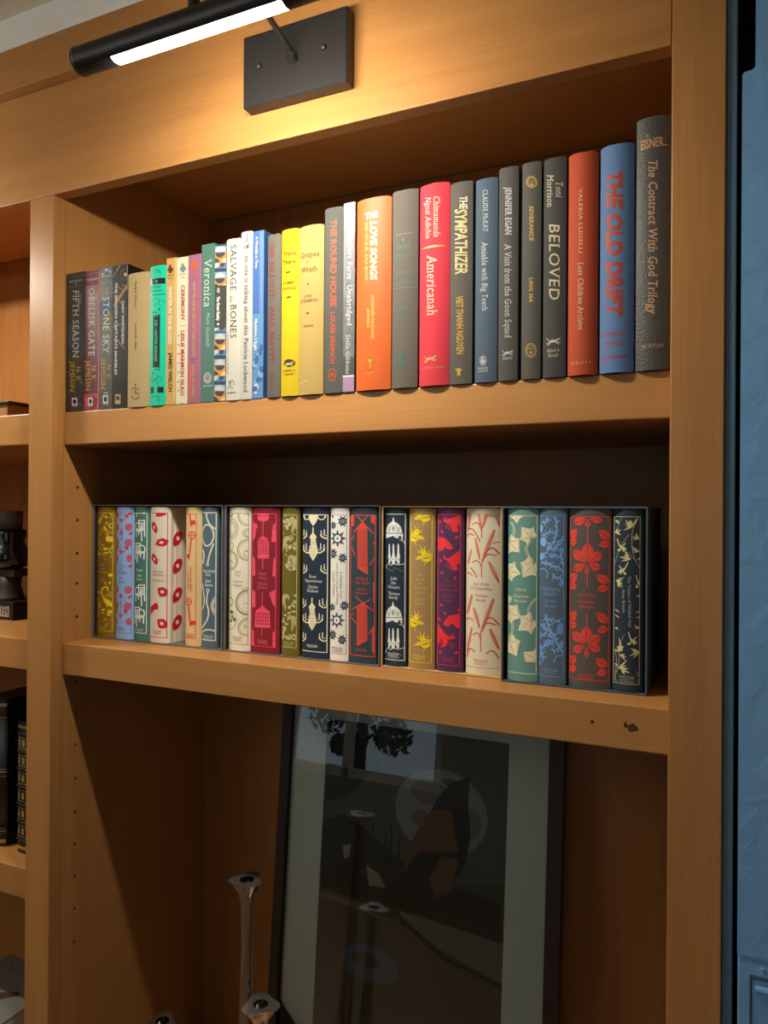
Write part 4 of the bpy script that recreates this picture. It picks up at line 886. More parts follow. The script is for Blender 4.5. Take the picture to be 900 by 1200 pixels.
slipcase('tan edged slipcase holding four books in the middle of the lower shelf', 0.5096, 0.6722, 0.0810, 0.2104, mat('tan_card', (206, 166, 110), 0.6, bump=0.2), DARKL)
slipcase('navy slipcase with four books at the right end of the lower shelf', 0.6752, 0.8420, 0.0695, 0.2098, mat('navy_card', (66, 84, 96), 0.6, bump=0.2), mat('navy_lining', (24, 30, 36), 0.8))
B0 = 0.0022
def low(label, x0, x1, yb, sag, col, p, extra=None, h=0.2052, depth=0.128):
    return make_book(label, x0, x1, B0, B0+h, yb+0.0012, sag, depth, True, cloth(col), p, LOW, extra=extra)
def scatter(p, cols, rects, n, smin, smax, seed):
    rn = random.Random(seed)
    for k in range(n):
        r = rn.choice(rects); x = rn.uniform(r[0], r[2]); y = rn.uniform(r[1], r[3]); a = rn.uniform(0, 6.28); s = rn.uniform(smin, smax)
        p.leaf(rn.choice(cols), x, y, x+s*math.cos(a), y+s*math.sin(a), s*0.45, None, rn.uniform(-0.12, 0.12))
A = ((100, 585, 10.588), (100, 670, 10.588)); B = ((170, 585, 9), (170, 670, 9)); C_ = ((255, 585, 9), (255, 675, 9))
D_ = ((345, 585, 8.571), (345, 680, 8.571)); E_ = ((440, 585, 8.571), (440, 685, 8.571)); F_ = ((535, 585, 8.571), (535, 690, 8.571))
G_ = ((625, 585, 9), (625, 700, 9)); H_ = ((700, 585, 9), (700, 700, 8.571))

# mustard with swans
p = Print((113.5, 593.3, 135.2, 593.6, 113, 745.5, 134.5, 748.5)).crop(*A[0]); Y1, Y2, Y3 = (236, 206, 44), (172, 142, 34), (204, 178, 70)
p.frame(Y3, 8, 0.02, 0.042, 0.90, 0.955, left=False)
p.clipbox(140, 158, 348, 1650)
scatter(p, [Y2, Y2, Y3], [(140, 160, 345, 760)], 60, 22, 60, 1)
p.poly(Y3, [(150, 265), (195, 215), (240, 165), (228, 225), (185, 290), (152, 300)]); p.ell(Y1, 310, 492, 42, 36); p.ring(Y1, 14, 330, 325, 24, 26); p.leaf(Y1, 255, 320, 275, 400, 26); p.leaf(Y2, 275, 350, 320, 440, 30); p.line(Y3, 10, [(262, 400), (300, 430), (270, 480)]); p.ell(Y1, 265, 612, 24, 20); p.leaf(Y1, 255, 670, 300, 655, 24); p.leaf(Y3, 160, 640, 205, 700, 40); p.ring(Y2, 9, 165, 505, 26, 32); p.leaf(Y1, 260, 205, 290, 225, 26); p.ell(Y1, 340, 595, 12, 20)
PA = (206, 186, 96)
p.rect((128, 92, 26), 165, 790, 300, 915); p.ht('Pride', 192, 258, 808, 26, PA); p.ht('and', 202, 246, 856, 22, PA); p.ht('Prejudice', 172, 285, 898, 26, PA)
p.crop(*A[1]); p.rect((128, 92, 26), 170, 40, 290, 130); p.ht('Jane', 202, 255, 70, 26, PA); p.ht('Austen', 190, 268, 110, 26, PA)
scatter(p, [Y2, Y2, Y3], [(140, 150, 340, 680)], 45, 22, 55, 2); p.ell(Y1, 322, 42, 26, 22); p.ell(Y1, 318, 500, 26, 22); p.leaf(Y1, 290, 540, 330, 545, 22)
p.line(Y1, 17, [(288, 232), (295, 205), (270, 186), (238, 204), (222, 240), (224, 280), (245, 322)], True); p.poly(Y1, [(232, 312), (290, 338), (338, 388), (338, 445), (290, 420), (250, 372)]); p.poly(Y2, [(265, 300), (338, 232), (338, 330), (300, 320)]); p.line(Y3, 14, [(158, 362), (190, 400), (196, 450), (172, 510), (152, 565)], True); p.leaf(Y1, 215, 480, 265, 460, 28); p.leaf(Y1, 225, 500, 250, 520, 24)
p.footer(PA, 182, 268, 686, 714, 17)
low('mustard yellow cloth book patterned with swans, far left of the lower shelf', 0.0062, 0.0452, 0.0785, 0.0042, (138, 104, 24), p)

# pale blue with red flowers
p = Print((136.4, 593.5, 157, 593.5, 135, 748.5, 155.5, 751)).crop(*A[0]); M, RR, BG = (196, 92, 122), (216, 44, 66), (104, 122, 150)
p.frame((150, 130, 170), 7, 0.02, 0.04, 0.92, 0.955, left=False); p.clipbox(386, 155, 582, 1650)
def disc(cx, cy, rx, ry):
    for k in range(12):
        a = 6.28319*k/12; p.leaf(M if k % 2 else RR, cx, cy, cx+rx*math.cos(a), cy+ry*math.sin(a), rx*0.5)
    p.ell(M, cx, cy, rx*0.55, ry*0.55)
def fleur(cx, cy, s):
    p.line(BG, 6, [(cx, cy-70*s), (cx, cy+30*s)]); p.leaf(RR, cx, cy+50*s, cx, cy-15*s, 34*s)
    for d in (-1, 1): p.leaf(RR, cx+d*30*s, cy-50*s, cx+d*80*s, cy+5*s, 34*s, None, -0.25*d); p.line(BG, 5, [(cx, cy+20*s), (cx+d*40*s, cy), (cx+d*75*s, cy-15*s)]); p.leaf(M, cx+d*14*s, cy+22*s, cx+d*48*s, cy-4*s, 16*s)
p.rect(RR, 545, 156, 584, 188); p.leaf(M, 390, 160, 430, 185, 30); fleur(465, 235, 1.0); disc(400, 340, 34, 52); disc(548, 340, 44, 54); disc(464, 410, 28, 40); p.leaf(RR, 582, 405, 545, 440, 26); disc(402, 530, 34, 55); disc(545, 535, 48, 56); fleur(463, 635, 1.0); disc(395, 730, 26, 52); disc(552, 730, 34, 54); p.leaf(RR, 582, 812, 540, 850, 26)
for y in (360, 470, 500): p.ell(BG, 465, y, 9, 12)
p.ht('Sense', 430, 496, 824, 28, BG); p.ht('and', 442, 482, 866, 22, BG); p.ht('Sensibility', 402, 528, 908, 28, BG)
p.crop(*A[1]); p.ht('Jane', 436, 486, 80, 28, BG); p.ht('Austen', 424, 510, 124, 28, BG)
disc(398, 225, 30, 52); disc(540, 230, 44, 56); disc(455, 305, 28, 40); p.leaf(RR, 575, 300, 535, 340, 26); disc(395, 420, 34, 54); disc(532, 435, 48, 56); fleur(450, 530, 1.0); p.line(BG, 6, [(450, 560), (448, 640)]); disc(386, 625, 22, 46); disc(545, 628, 38, 54)
for y in (380, 400, 440): p.ell(BG, 452, y, 8, 11)
p.footer(BG, 400, 496, 702, 732, 18)
low('pale blue cloth book with red flowers, second in the left slipcase', 0.0468, 0.0829, 0.0785, 0.0044, (146, 184, 234), p)

# teal with white chairs
p = Print((157.8, 593.5, 177, 594, 156, 751, 174, 753.5)).crop(*A[0]); W = (244, 246, 238)
p.frame((206, 220, 212), 10, 0.02, 0.042, 0.86, 0.945, left=False)
def chair(cx, cy, s, m):
    def q(pts): return [(cx+m*x*s, cy+y*s) for x, y in pts]
    p.line(W, 14*s, q([(-10, -95), (65, -95)])); p.line(W, 14*s, q([(-10, -98), (-4, 0)])); p.line(W, 13*s, q([(62, -98), (60, 20)])); p.line(W, 10*s, q([(-5, -62), (60, -62)])); p.line(W, 11*s, q([(15, -60), (20, -5)])); p.line(W, 11*s, q([(40, -60), (42, 0)]))
    p.line(W, 13*s, q([(-8, -70), (-45, -62), (-62, -30), (-58, 20)]), True); p.poly((220, 228, 222), q([(-55, 10), (20, -12), (62, 15), (-10, 48)])); p.line(W, 14*s, q([(-55, 10), (-50, 110)])); p.line(W, 12*s, q([(-10, 48), (-8, 88)])); p.line(W, 14*s, q([(25, -30), (30, 170)])) if m > 0 else p.line(W, 14*s, q([(30, 20), (36, 150)])); p.line(W, 13*s, q([(60, 15), (64, 110)])); p.line(W, 12*s, q([(-10, 46), (60, 16)])); p.line(W, 12*s, q([(-55, 10), (-10, 48)]))
p.line(W, 12, [(650, 155), (648, 215)]); p.line(W, 10, [(748, 155), (746, 185)]); chair(690, 355, 1, 1); chair(690, 640, 1, -1); p.ht('Emma', 640, 722, 880, 34, W); p.ht('Jane', 655, 712, 945, 32, W)
p.crop(*A[1]); p.ht('Austen', 638, 722, 94, 32, W); chair(680, 265, 1, 1); chair(676, 545, 1, -1); p.footer((206, 220, 212), 616, 722, 722, 752, 20)
low('teal green cloth book with white chairs, third in the left slipcase', 0.0843, 0.1162, 0.0785, 0.0040, (78, 124, 114), p)

# cream with red lips
p = Print((178.8, 594, 201, 594, 175, 753.5, 198, 757)).crop(*B[0]); RL = (208, 34, 56); TX = (158, 70, 90); LC = (240, 222, 204)
p.frame((206, 70, 84), 7, 0.06, 0.040, 0.90, 0.962, left=False)
def lip(cx, cy, w, h, r=0.0):
    c, s_ = math.cos(r), math.sin(r)
    P = [(-1, -0.3), (-0.5, -0.75), (-0.15, -1), (0.1, -0.8), (0.4, -0.9), (0.75, -0.4), (1, 0.3), (0.5, 0.9), (0, 1), (-0.5, 0.5)]
    p.poly(RL, [(cx+(a*w*c-b*h*s_), cy+(a*w*s_+b*h*c)) for a, b in P]); p.poly(LC, [(cx+(a*w*c-b*h*s_)*0.34, cy+(a*w*s_+b*h*c)*0.34) for a, b in P])
p.poly(RL, [(135, 178), (155, 142), (250, 142), (235, 165), (190, 182)]); lip(122, 295, 34, 68, -0.25); lip(195, 460, 66, 48, -0.5); lip(118, 635, 36, 66, -0.3)
p.ht('Love and', 98, 202, 768, 24, TX); p.ht('Friendship', 94, 212, 803, 24, TX); p.crop(*B[1]); p.ht('Jane Austen', 90, 216, 97, 24, TX)
lip(195, 222, 60, 52, 0.55); p.poly(RL, [(58, 385), (120, 338), (150, 345), (158, 385), (150, 415), (120, 405), (62, 465)]); lip(186, 562, 64, 52, 0.6); p.footer(TX, 88, 180, 640, 668, 18)
def lips_on_board(bm, mats, wd, H):
    """the cream book's front board, seen at its right: a border line and more lips"""
    i = len(mats); mats.append(ink(RL)); mats.append(ink((236, 224, 206))); x = wd/2+0.0001
    def q(pts, mi, o=0.0): bm.faces.new([bm.verts.new((x+o, y, z)) for y, z in pts]).material_index = mi
    for z in (0.030, 0.072, 0.116, 0.158):
        q([(0.020+0.011*math.cos(a)*1.0, z+0.0105*math.sin(a)+0.004*math.cos(a)) for a in [6.283*k/16 for k in range(16)]], i)
        q([(0.020+0.0038*math.cos(a), z+0.0034*math.sin(a)) for a in [6.283*k/12 for k in range(12)]], i+1, 0.00006)
    q([(0.0165, 0.006), (0.0172, 0.006), (0.0172, H-0.006), (0.0165, H-0.006)], i)
low('cream cloth book with scarlet lips, its front board showing, left slipcase', 0.1178, 0.1566, 0.0770, 0.0040, (236, 224, 206), p, extra=lips_on_board)

# tan with red keys
p = Print((217, 594.5, 237, 594.5, 217, 757.5, 235, 760)).crop(*B[0]); K = (222, 48, 58)
p.frame(K, 6, 0.04, 0.045, 0.74, 0.945, left=False)
def key(x0, y0, x1, y1, s=1):
    p.ring(K, 10*s, x0, y0, 38*s, 38*s); p.line(K, 8*s, [(x0-34*s, y0), (x0+34*s, y0)]); p.line(K, 8*s, [(x0, y0-34*s), (x0, y0+34*s)]); dx, dy = x1-x0, y1-y0; l = math.hypot(dx, dy); ux, uy = dx/l, dy/l
    p.line(K, 15*s, [(x0+ux*40*s, y0+uy*40*s), (x1, y1)])
p.line(K, 16, [(478, 150), (497, 290)]); p.poly(K, [(490, 225), (540, 222), (545, 268), (492, 272)]); key(505, 383, 470, 640); p.poly(K, [(436, 578), (482, 590), (476, 640), (460, 638), (458, 620), (435, 622)])
p.vt('Northanger Abbey', 497, 722, 985, 30, K); p.vt('Jane Austen', 466, 775, 950, 24, K)
p.crop(*B[1]); key(465, 325, 494, 588); p.poly(K, [(480, 530), (542, 532), (546, 572), (520, 578), (518, 566), (490, 590)]); p.footer(K, 440, 528, 676, 704, 18)
low('tan cloth book with red keys, fifth in the left slipcase', 0.1848, 0.2146, 0.0785, 0.0040, (222, 192, 138), p)

# slate blue with rope
p = Print((237.5, 595.5, 256.5, 596, 235.5, 759, 253.5, 761.5)).crop(*B[0]); RP = (222, 216, 196)
p.frame(RP, 10, 0.03, 0.034, 0.93, 0.95, left=False); p.clipbox(610, 148, 775, 1540)
p.line(RP, 16, [(665, 150), (668, 205), (700, 275), (745, 320), (780, 345)], True); p.ring(RP, 16, 670, 390, 66, 112); p.line(RP, 16, [(735, 480), (712, 540), (690, 610), (674, 685)]); p.ring(RP, 9, 672, 698, 12, 14); p.line(RP, 20, [(612, 540), (628, 600), (612, 690)], True)
p.ht('Mansfield', 620, 742, 768, 30, W); p.ht('Park', 648, 706, 806, 30, W)
p.crop(*B[1]); p.ht('Jane', 646, 706, 104, 32, W); p.ht('Austen', 636, 720, 148, 30, W); p.ring(RP, 9, 673, 207, 13, 14); p.line(RP, 15, [(673, 222), (660, 325), (680, 430), (662, 520), (600, 600), (588, 610)], True); p.line(RP, 13, [(604, 130), (632, 320), (596, 412)], True)
for k in range(10):
    t_ = k/9; p.ell(RP, 765-50*math.sin(3.14*t_)+0*t_, 250+250*t_, 15, 17); p.ell((80, 105, 118), 765-50*math.sin(3.14*t_), 250+250*t_, 6, 8)
p.line(RP, 14, [(588, 700), (600, 650), (650, 622), (710, 628), (750, 660), (752, 720), (735, 760)], True); p.footer(RP, 618, 718, 690, 718, 20)
low('slate blue cloth book with cream rope, rightmost in the left slipcase', 0.2155, 0.2444, 0.0785, 0.0036, (80, 106, 120), p)

# cream with pocket watches
p = Print((269.8, 594.3, 295, 594.7, 267, 762.5, 292.5, 766)).crop(*C_[0]); V = (146, 138, 94); VB = (104, 96, 56)
p.frame(V, 5, 0.03, 0.038, 0.91, 0.955, left=False); p.clipbox(136, 142, 336, 1560)
def watch(cx, cy, rx, ry, a=0.7, w2=10):
    p.ring(V, w2, cx, cy, rx, ry); p.ring(V, 4, cx, cy, rx*0.82, ry*0.82); p.line(VB, 5, [(cx, cy), (cx+rx*0.5*math.cos(a), cy+ry*0.5*math.sin(a))]); p.line(VB, 4, [(cx, cy), (cx-rx*0.35, cy+ry*0.12)])
for r in (1, 0.78, 0.58): p.ring(V, 6, 160, 310, 76*r, 106*r)
watch(322, 155, 88, 122); watch(330, 540, 104, 112); p.ring(V, 7, 330, 360, 46, 44); p.ring(V, 5, 330, 365, 26, 30); watch(150, 650, 72, 96); p.ring(V, 6, 150, 495, 26, 40); p.ring(VB, 4, 310, 580, 22, 28); p.leaf(V, 140, 185, 180, 150, 22)
p.ht('Oliver', 188, 262, 770, 28, V); p.ht('Twist', 195, 252, 808, 28, V)
p.crop(*C_[1]); p.ht('Charles', 174, 270, 62, 28, V); p.ht('Dickens', 170, 268, 104, 28, V); watch(328, 292, 124, 130, -0.2, 16); p.ring(V, 6, 300, 152, 24, 18); p.ring(V, 8, 130, 280, 36, 45); p.ring(V, 5, 130, 472, 80, 100)
for a in ((150, 390), (160, 440), (185, 470), (140, 480)): p.ell(VB if a[0] % 4 else V, a[0], a[1], 18, 20)
watch(308, 560, 82, 88, 4.0, 7); p.ring(V, 5, 300, 465, 12, 10); p.footer(V, 156, 258, 660, 692, 20)
low('ivory cloth book with pocket watches, first in the dark grey slipcase', 0.2643, 0.3022, 0.0790, 0.0040, (236, 229, 206), p)

# crimson with cages
p = Print((295.6, 595, 329.7, 595.3, 292.7, 766.5, 326.5, 769)).crop(*C_[0]); PK, DK2 = (240, 82, 108), (132, 30, 46)
p.frame(PK, 6, 0.04, 0.040, 0.885, 0.955)
p.clipbox(376, 156, 640, 1580)
p.poly(PK, [(440, 150), (560, 150), (562, 215), (535, 235), (465, 235), (438, 215)]); p.line(DK2, 6, [(440, 178), (560, 178)]); p.line(PK, 8, [(499, 235), (496, 398)])
p.poly(PK, [(440, 580), (440, 455), (455, 420), (495, 394), (540, 418), (557, 455), (557, 580)]); p.poly(PK, [(434, 585), (560, 585), (556, 634), (438, 634)])
for k in range(7): p.line(DK2, 5, [(446, 440+20*k), (552, 440+20*k)])
for x in (470, 498, 526): p.line(DK2, 4, [(x, 420), (x, 575)])
p.line(PK, 8, [(492, 635), (490, 745)])
p.poly(PK, [(374, 238), (430, 270), (440, 300), (412, 330), (410, 400), (376, 455)]); p.poly(PK, [(642, 245), (600, 275), (590, 350), (584, 458), (642, 458)]); p.poly(PK, [(374, 600), (405, 640), (406, 815), (370, 822)]); p.poly(PK, [(642, 600), (600, 640), (588, 822), (636, 828)])
for y in (275, 295, 315, 640, 670, 700, 730): p.line(DK2, 4, [(380, y), (405, y)]); p.line(DK2, 4, [(604, y), (636, y)])
TP = (226, 110, 116)
p.ht('Bleak', 456, 526, 796, 30, TP); p.ht('House', 450, 530, 838, 30, TP)
p.crop(*C_[1]); p.ht('Charles', 440, 540, 92, 28, TP); p.ht('Dickens', 438, 542, 132, 28, TP)
p.line(PK, 8, [(485, 190), (480, 330)]); p.poly(PK, [(394, 558), (406, 380), (466, 345), (481, 318), (497, 345), (557, 388), (562, 564)])
for y in (410, 448, 486, 520): p.line(DK2, 6, [(412, y), (548, y+6)])
for k in range(6): p.line(DK2, 5, [(424+k*23, 400), (420+k*24, 530)])
p.line(PK, 8, [(476, 565), (474, 645)]); p.poly(PK, [(362, 150), (405, 182), (404, 348), (362, 342)]); p.poly(PK, [(634, 145), (552, 190), (576, 250), (582, 305), (628, 362)]); p.poly(PK, [(352, 575), (384, 600), (384, 752), (348, 748)]); p.poly(PK, [(622, 585), (582, 610), (580, 768), (616, 775)])
for y in (610, 640, 670, 700): p.line(DK2, 5, [(350, y), (380, y)]); p.line(DK2, 5, [(586, y), (614, y)])
p.footer(TP, 425, 528, 700, 728, 20)
low('crimson cloth book with pink bird cages, second in the dark grey slipcase', 0.3028, 0.3517, 0.0790, 0.0026, (136, 32, 48), p)

# olive with horses and blossom
p = Print((331.7, 595, 353, 595.2, 329, 769, 349, 771)).crop(*C_[0]); PO, PO2 = (204, 194, 144), (186, 176, 122)
p.frame(PO, 6, 0.03, 0.045, 0.88, 0.945, left=False); p.clipbox(692, 150, 856, 770)
scatter(p, [PO, PO2, PO], [(695, 160, 730, 760), (770, 380, 855, 560), (690, 150, 800, 290), (740, 640, 855, 760)], 60, 26, 52, 5)
def horse(cx, cy, s, m):
    p.poly(PO2, [(cx+m*x*s, cy+y*s) for x, y in ((-45, -60), (-20, -95), (30, -105), (62, -80), (60, -40), (48, -30), (42, -60), (20, -52), (5, -10), (18, 60), (6, 100), (-2, 62), (-20, 10), (-40, 60), (-55, 95), (-48, 40))])
horse(735, 485, 0.9, 1); horse(815, 290, 0.9, -1); horse(810, 685, 0.9, -1); p.ell(PO, 775, 515, 16, 18); p.ell(PO, 745, 720, 16, 18); p.ell(PO, 750, 310, 14, 16)
p.ht('Hard', 726, 796, 796, 30, PO); p.crop(*C_[1]); p.ht('Times', 722, 800, 32, 30, PO); p.ht('Charles', 712, 812, 98, 28, PO); p.ht('Dickens', 714, 816, 140, 28, PO)
p.clipbox(678, 175, 838, 690); scatter(p, [PO, PO2, PO], [(680, 400, 720, 690), (760, 190, 838, 400), (740, 640, 838, 690)], 46, 26, 52, 6); horse(712, 290, 0.9, 1); horse(795, 515, 0.9, -1); p.ell(PO, 765, 340, 16, 18); p.ell(PO, 700, 560, 16, 20)
p.clip = None; p.footer(PO, 690, 800, 714, 746, 20)
low('olive green cloth book with pale horses and blossom, dark grey slipcase', 0.3552, 0.3836, 0.0790, 0.0030, (108, 102, 34), p)

# navy with chandeliers
p = Print((355.8, 594.8, 386, 595, 353.5, 771, 385.5, 774)).crop(*D_[0]); CC, CW = (240, 230, 188), (246, 244, 232)
p.frame(CW, 7, 0.0, 0.044, 0.955, 0.957, left=False); p.clipbox(94, 152, 340, 1510)
def candles(cx, cy, s, d):
    for k, (dx, dy) in enumerate(((34, 36), (74, 14), (104, 26))):
        x, y = cx+d*dx*s, cy+dy*s
        p.line(CC, 9*s, [(x-d*20*s, y+26*s), (x, y+22*s), (x, y)]); p.line(CW, 8*s, [(x, y), (x, y-42*s)]); p.line(CC, 7*s, [(x-10*s, y+2*s), (x+10*s, y+2*s)])
    p.line(CC, 13*s, [(cx+d*14*s, cy), (cx+d*26*s, cy+52*s), (cx+d*62*s, cy+68*s), (cx+d*95*s, cy+48*s), (cx+d*108*s, cy+28*s)], True)
def chandelier(cx, cy, s):
    p.line(CC, 12*s, [(cx, cy-190*s), (cx, cy-110*s)]); p.poly(CC, [(cx-10*s, cy-130*s), (cx+10*s, cy-130*s), (cx+36*s, cy-95*s), (cx+28*s, cy-70*s), (cx-28*s, cy-70*s), (cx-36*s, cy-95*s)])
    p.poly(CC, [(cx-26*s, cy-68*s), (cx+26*s, cy-68*s), (cx+24*s, cy+30*s), (cx+50*s, cy+60*s), (cx+30*s, cy+100*s), (cx, cy+150*s), (cx-30*s, cy+100*s), (cx-50*s, cy+60*s), (cx-24*s, cy+30*s)])
    for dy in (-40, -20, 20): p.line((150, 144, 120), 5*s, [(cx-18*s, cy+dy*s), (cx+18*s, cy+dy*s)])
    for dx in (-14, 14): p.line((160, 154, 130), 4*s, [(cx+dx*s, cy+30*s), (cx+dx*0.5*s, cy+110*s)])
    candles(cx, cy, s, 1); candles(cx, cy, s, -1)
p.poly(CC, [(160, 150), (240, 150), (245, 200), (225, 240), (202, 270), (180, 240), (158, 200)]); p.ring(CC, 10, 130, 160, 34, 44, 0, 180); p.ring(CC, 10, 280, 160, 36, 44, 0, 180); p.line(CW, 9, [(100, 150), (112, 200)]); p.line(CW, 9, [(318, 150), (310, 190)])
chandelier(200, 472, 1.0)
for cy in (330, 680): candles(30, cy, 0.95, 1); candles(376, cy, 0.95, -1)
p.ht('Great', 158, 232, 778, 30, CW); p.ht('Expectations', 116, 286, 822, 30, CW); p.crop(*D_[1]); p.ht('Charles', 145, 246, 68, 30, CW); p.ht('Dickens', 138, 250, 108, 30, CW)
chandelier(188, 365, 0.98)
for cy in (215, 555): candles(16, cy, 0.95, 1); candles(362, cy, 0.95, -1)
p.footer(CW, 130, 242, 664, 692, 20)
low('navy cloth book with cream chandeliers, fourth in the dark grey slipcase', 0.3886, 0.4304, 0.0790, 0.0034, (38, 52, 70), p)

# white with blue snowflakes
p = Print((388.8, 595, 410, 595.3, 386, 774, 408, 776)).crop(*D_[0]); NV = (44, 60, 86)
p.frame((120, 130, 146), 5, 0.03, 0.044, 0.90, 0.955, left=False); p.clipbox(378, 155, 540, 1540)
def flake(cx, cy, r, rx=0.85, n=8):
    for k in range(n):
        a = 6.28319*(k+0.5)/n; p.leaf(NV, cx+0.2*r*rx*math.cos(a), cy+0.2*r*math.sin(a), cx+r*rx*math.cos(a), cy+r*math.sin(a), r*0.36)
    p.ell(NV, cx, cy, r*0.16, r*0.18)
def star(cx, cy, r):
    for k in range(8):
        a = 6.28319*k/8; p.leaf((130, 140, 156), cx, cy, cx+r*0.95*math.cos(a), cy+r*math.sin(a), r*0.42); p.leaf(NV, cx+0.4*r*math.cos(a), cy+0.4*r*math.sin(a), cx+r*math.cos(a), cy+r*math.sin(a), r*0.14)
    p.ell(NV, cx, cy, r*0.56, r*0.56); p.ell((240, 238, 228), cx, cy, r*0.40, r*0.42); p.ell(NV, cx, cy, r*0.11, r*0.12)
flake(498, 222, 60); flake(402, 262, 44); p.leaf(NV, 385, 160, 405, 190, 20); star(447, 395, 88); flake(398, 548, 58); flake(495, 592, 54)
p.clip = None; TN = (80, 88, 104)
p.vt('A Christmas Carol', 480, 728, 1000, 24, TN); p.vt('and Other Christmas Writings', 442, 645, 1068, 20, TN); p.vt('Charles Dickens', 404, 728, 978, 24, TN)
p.crop(*D_[1]); flake(384, 275, 44); flake(508, 258, 54); star(433, 405, 84); flake(386, 552, 56); flake(484, 602, 54); p.footer(NV, 374, 488, 683, 716, 20)
low('white cloth book with navy snowflakes, fifth in the dark grey slipcase', 0.4327, 0.4608, 0.0790, 0.0028, (242, 238, 226), p)

# dark slate with red knitting
p = Print((412, 595, 443, 595.2, 408.5, 776, 440.5, 779)).crop(*D_[0]); KR, KD = (218, 76, 60), (96, 62, 62)
p.frame(KR, 9, 0.0, 0.044, 0.95, 0.955); p.clipbox(578, 150, 832, 1545)
def knit(pts, y0, y1, x0, x1):
    p.poly(KR, pts)
    for k in range(int((y1-y0)/11)):
        for j in range(5): p.line(KD, 4.2, [(x0+j*19+(k % 2)*6, y0+11*k), (x0+j*19+12+(k % 2)*6, y0+11*k+3)])
p.rect(KR, 582, 150, 612, 270); p.poly(KR, [(782, 150), (832, 150), (832, 262), (782, 235)]); p.rect(KR, 820, 540, 834, 1500); p.rect(KR, 812, 640, 834, 900)
knit([(645, 282), (697, 222), (747, 285), (747, 757), (645, 692)], 300, 690, 650, 742); p.line(KR, 10, [(604, 336), (746, 174)]); p.line(KR, 10, [(654, 174), (802, 342)])
for a in (((580, 470), (618, 566)), ((583, 410), (614, 364)), ((826, 566), (768, 660)), ((798, 434), (830, 474))): p.line(KR, 11, list(a))
p.ht('A Tale of', 630, 748, 797, 30, KR); p.ht('Two Cities', 616, 762, 838, 30, KR); p.crop(*D_[1]); p.ht('Charles', 632, 738, 88, 28, KR); p.ht('Dickens', 628, 742, 130, 28, KR)
knit([(634, 258), (690, 226), (738, 254), (738, 606), (630, 662)], 268, 600, 640, 732); p.line(KR, 10, [(584, 292), (768, 194)]); p.line(KR, 10, [(618, 162), (794, 308)])
for a in (((564, 372), (626, 432)), ((564, 354), (600, 338)), ((812, 444), (752, 542))): p.line(KR, 11, list(a))
p.rect(KR, 780, 480, 804, 785); p.rect(KR, 796, 20, 822, 230); p.footer(KR, 614, 724, 702, 736, 20)
low('dark slate cloth book with red knitting, rightmost in the dark grey slipcase', 0.4626, 0.5025, 0.0790, 0.0030, (52, 68, 76), p)

# navy with white domes
p = Print((452, 596.5, 477, 596.5, 449.5, 779, 476, 782)).crop(*E_[0]); WH, NB = (238, 240, 236), (42, 56, 72)
p.frame(WH, 7, 0.03, 0.036, 0.94, 0.962, left=False); p.clipbox(98, 160, 306, 1640)
def skyline(dx, dy):
    def q(pts): return [(x+dx, y+dy) for x, y in pts]
    p.poly(WH, q([(178, 242), (184, 205), (190, 188), (196, 205), (202, 242)])); p.poly(WH, q([(190+82*math.cos(math.pi+math.pi*k/14), 345+110*math.sin(math.pi+math.pi*k/14)) for k in range(15)])); p.poly(WH, q([(106, 348), (280, 348), (278, 420), (106, 400)]))
    p.line(NB, 4, q([(108, 352), (280, 352)])); p.ring(NB, 6, 190+dx, 300+dy, 12, 26); p.ell(NB, 190+dx, 300+dy, 4, 14); p.ring(NB, 4, 140+dx, 310+dy, 8, 18); p.ring(NB, 4, 242+dx, 310+dy, 8, 18)
    for a in ((165, 258, 150, 345), (215, 258, 230, 345)): p.line(NB, 3, q([(a[0], a[1]), (a[2], a[3])]))
    for x in (185, 250): p.poly(NB, q([(x-10, 378), (x+14, 378), (x+14, 412), (x-10, 408)]))
    for k in range(9): p.ell(NB, 118+dx+k*18, 398+dy+abs(k-3)*5, 18, 16)
    p.line(WH, 6, q([(250, 418), (280, 425), (292, 450), (304, 470)]), True)
    for x in (146, 190, 238): p.poly(WH, q([(x-10, 590), (x-8, 480), (x-4, 455), (x+4, 455), (x+8, 480), (x+10, 590)])); p.poly(WH, q([(x-18, 595), (x-9, 540), (x+9, 540), (x+18, 595)]))
    p.poly(WH, q([(136, 592), (250, 592), (250, 665), (136, 650)])); p.line(NB, 4, q([(140, 606), (246, 606)])); p.ell(NB, 165+dx, 638+dy, 10, 16); p.ell(NB, 215+dx, 636+dy, 10, 16)
    for k in range(8): p.ell(NB, 120+dx+k*20, 668+dy-(k % 3)*5, 14, 14)
    p.line(WH, 6, q([(100, 700), (112, 672), (138, 652), (160, 668), (195, 655), (240, 664), (304, 652)]), True)
    for k in range(16): p.ell(WH, 108+dx+(k*67 % 190), 690+dy+(k*29 % 40), 2.4, 2.6)
skyline(0, 0); p.ht('Jude', 156, 224, 798, 30, WH); p.ht('the', 164, 214, 842, 30, WH); p.ht('Obscure', 128, 250, 885, 30, WH)
p.crop(*E_[1]); p.ht('Thomas', 130, 250, 92, 30, WH); p.ht('Hardy', 138, 234, 132, 30, WH); skyline(-6, -16); p.footer(WH, 124, 242, 694, 724, 20)
low('navy cloth book with white domes and spires, first in the tan slipcase', 0.5129, 0.5442, 0.0810, 0.0042, (42, 56, 72), p)

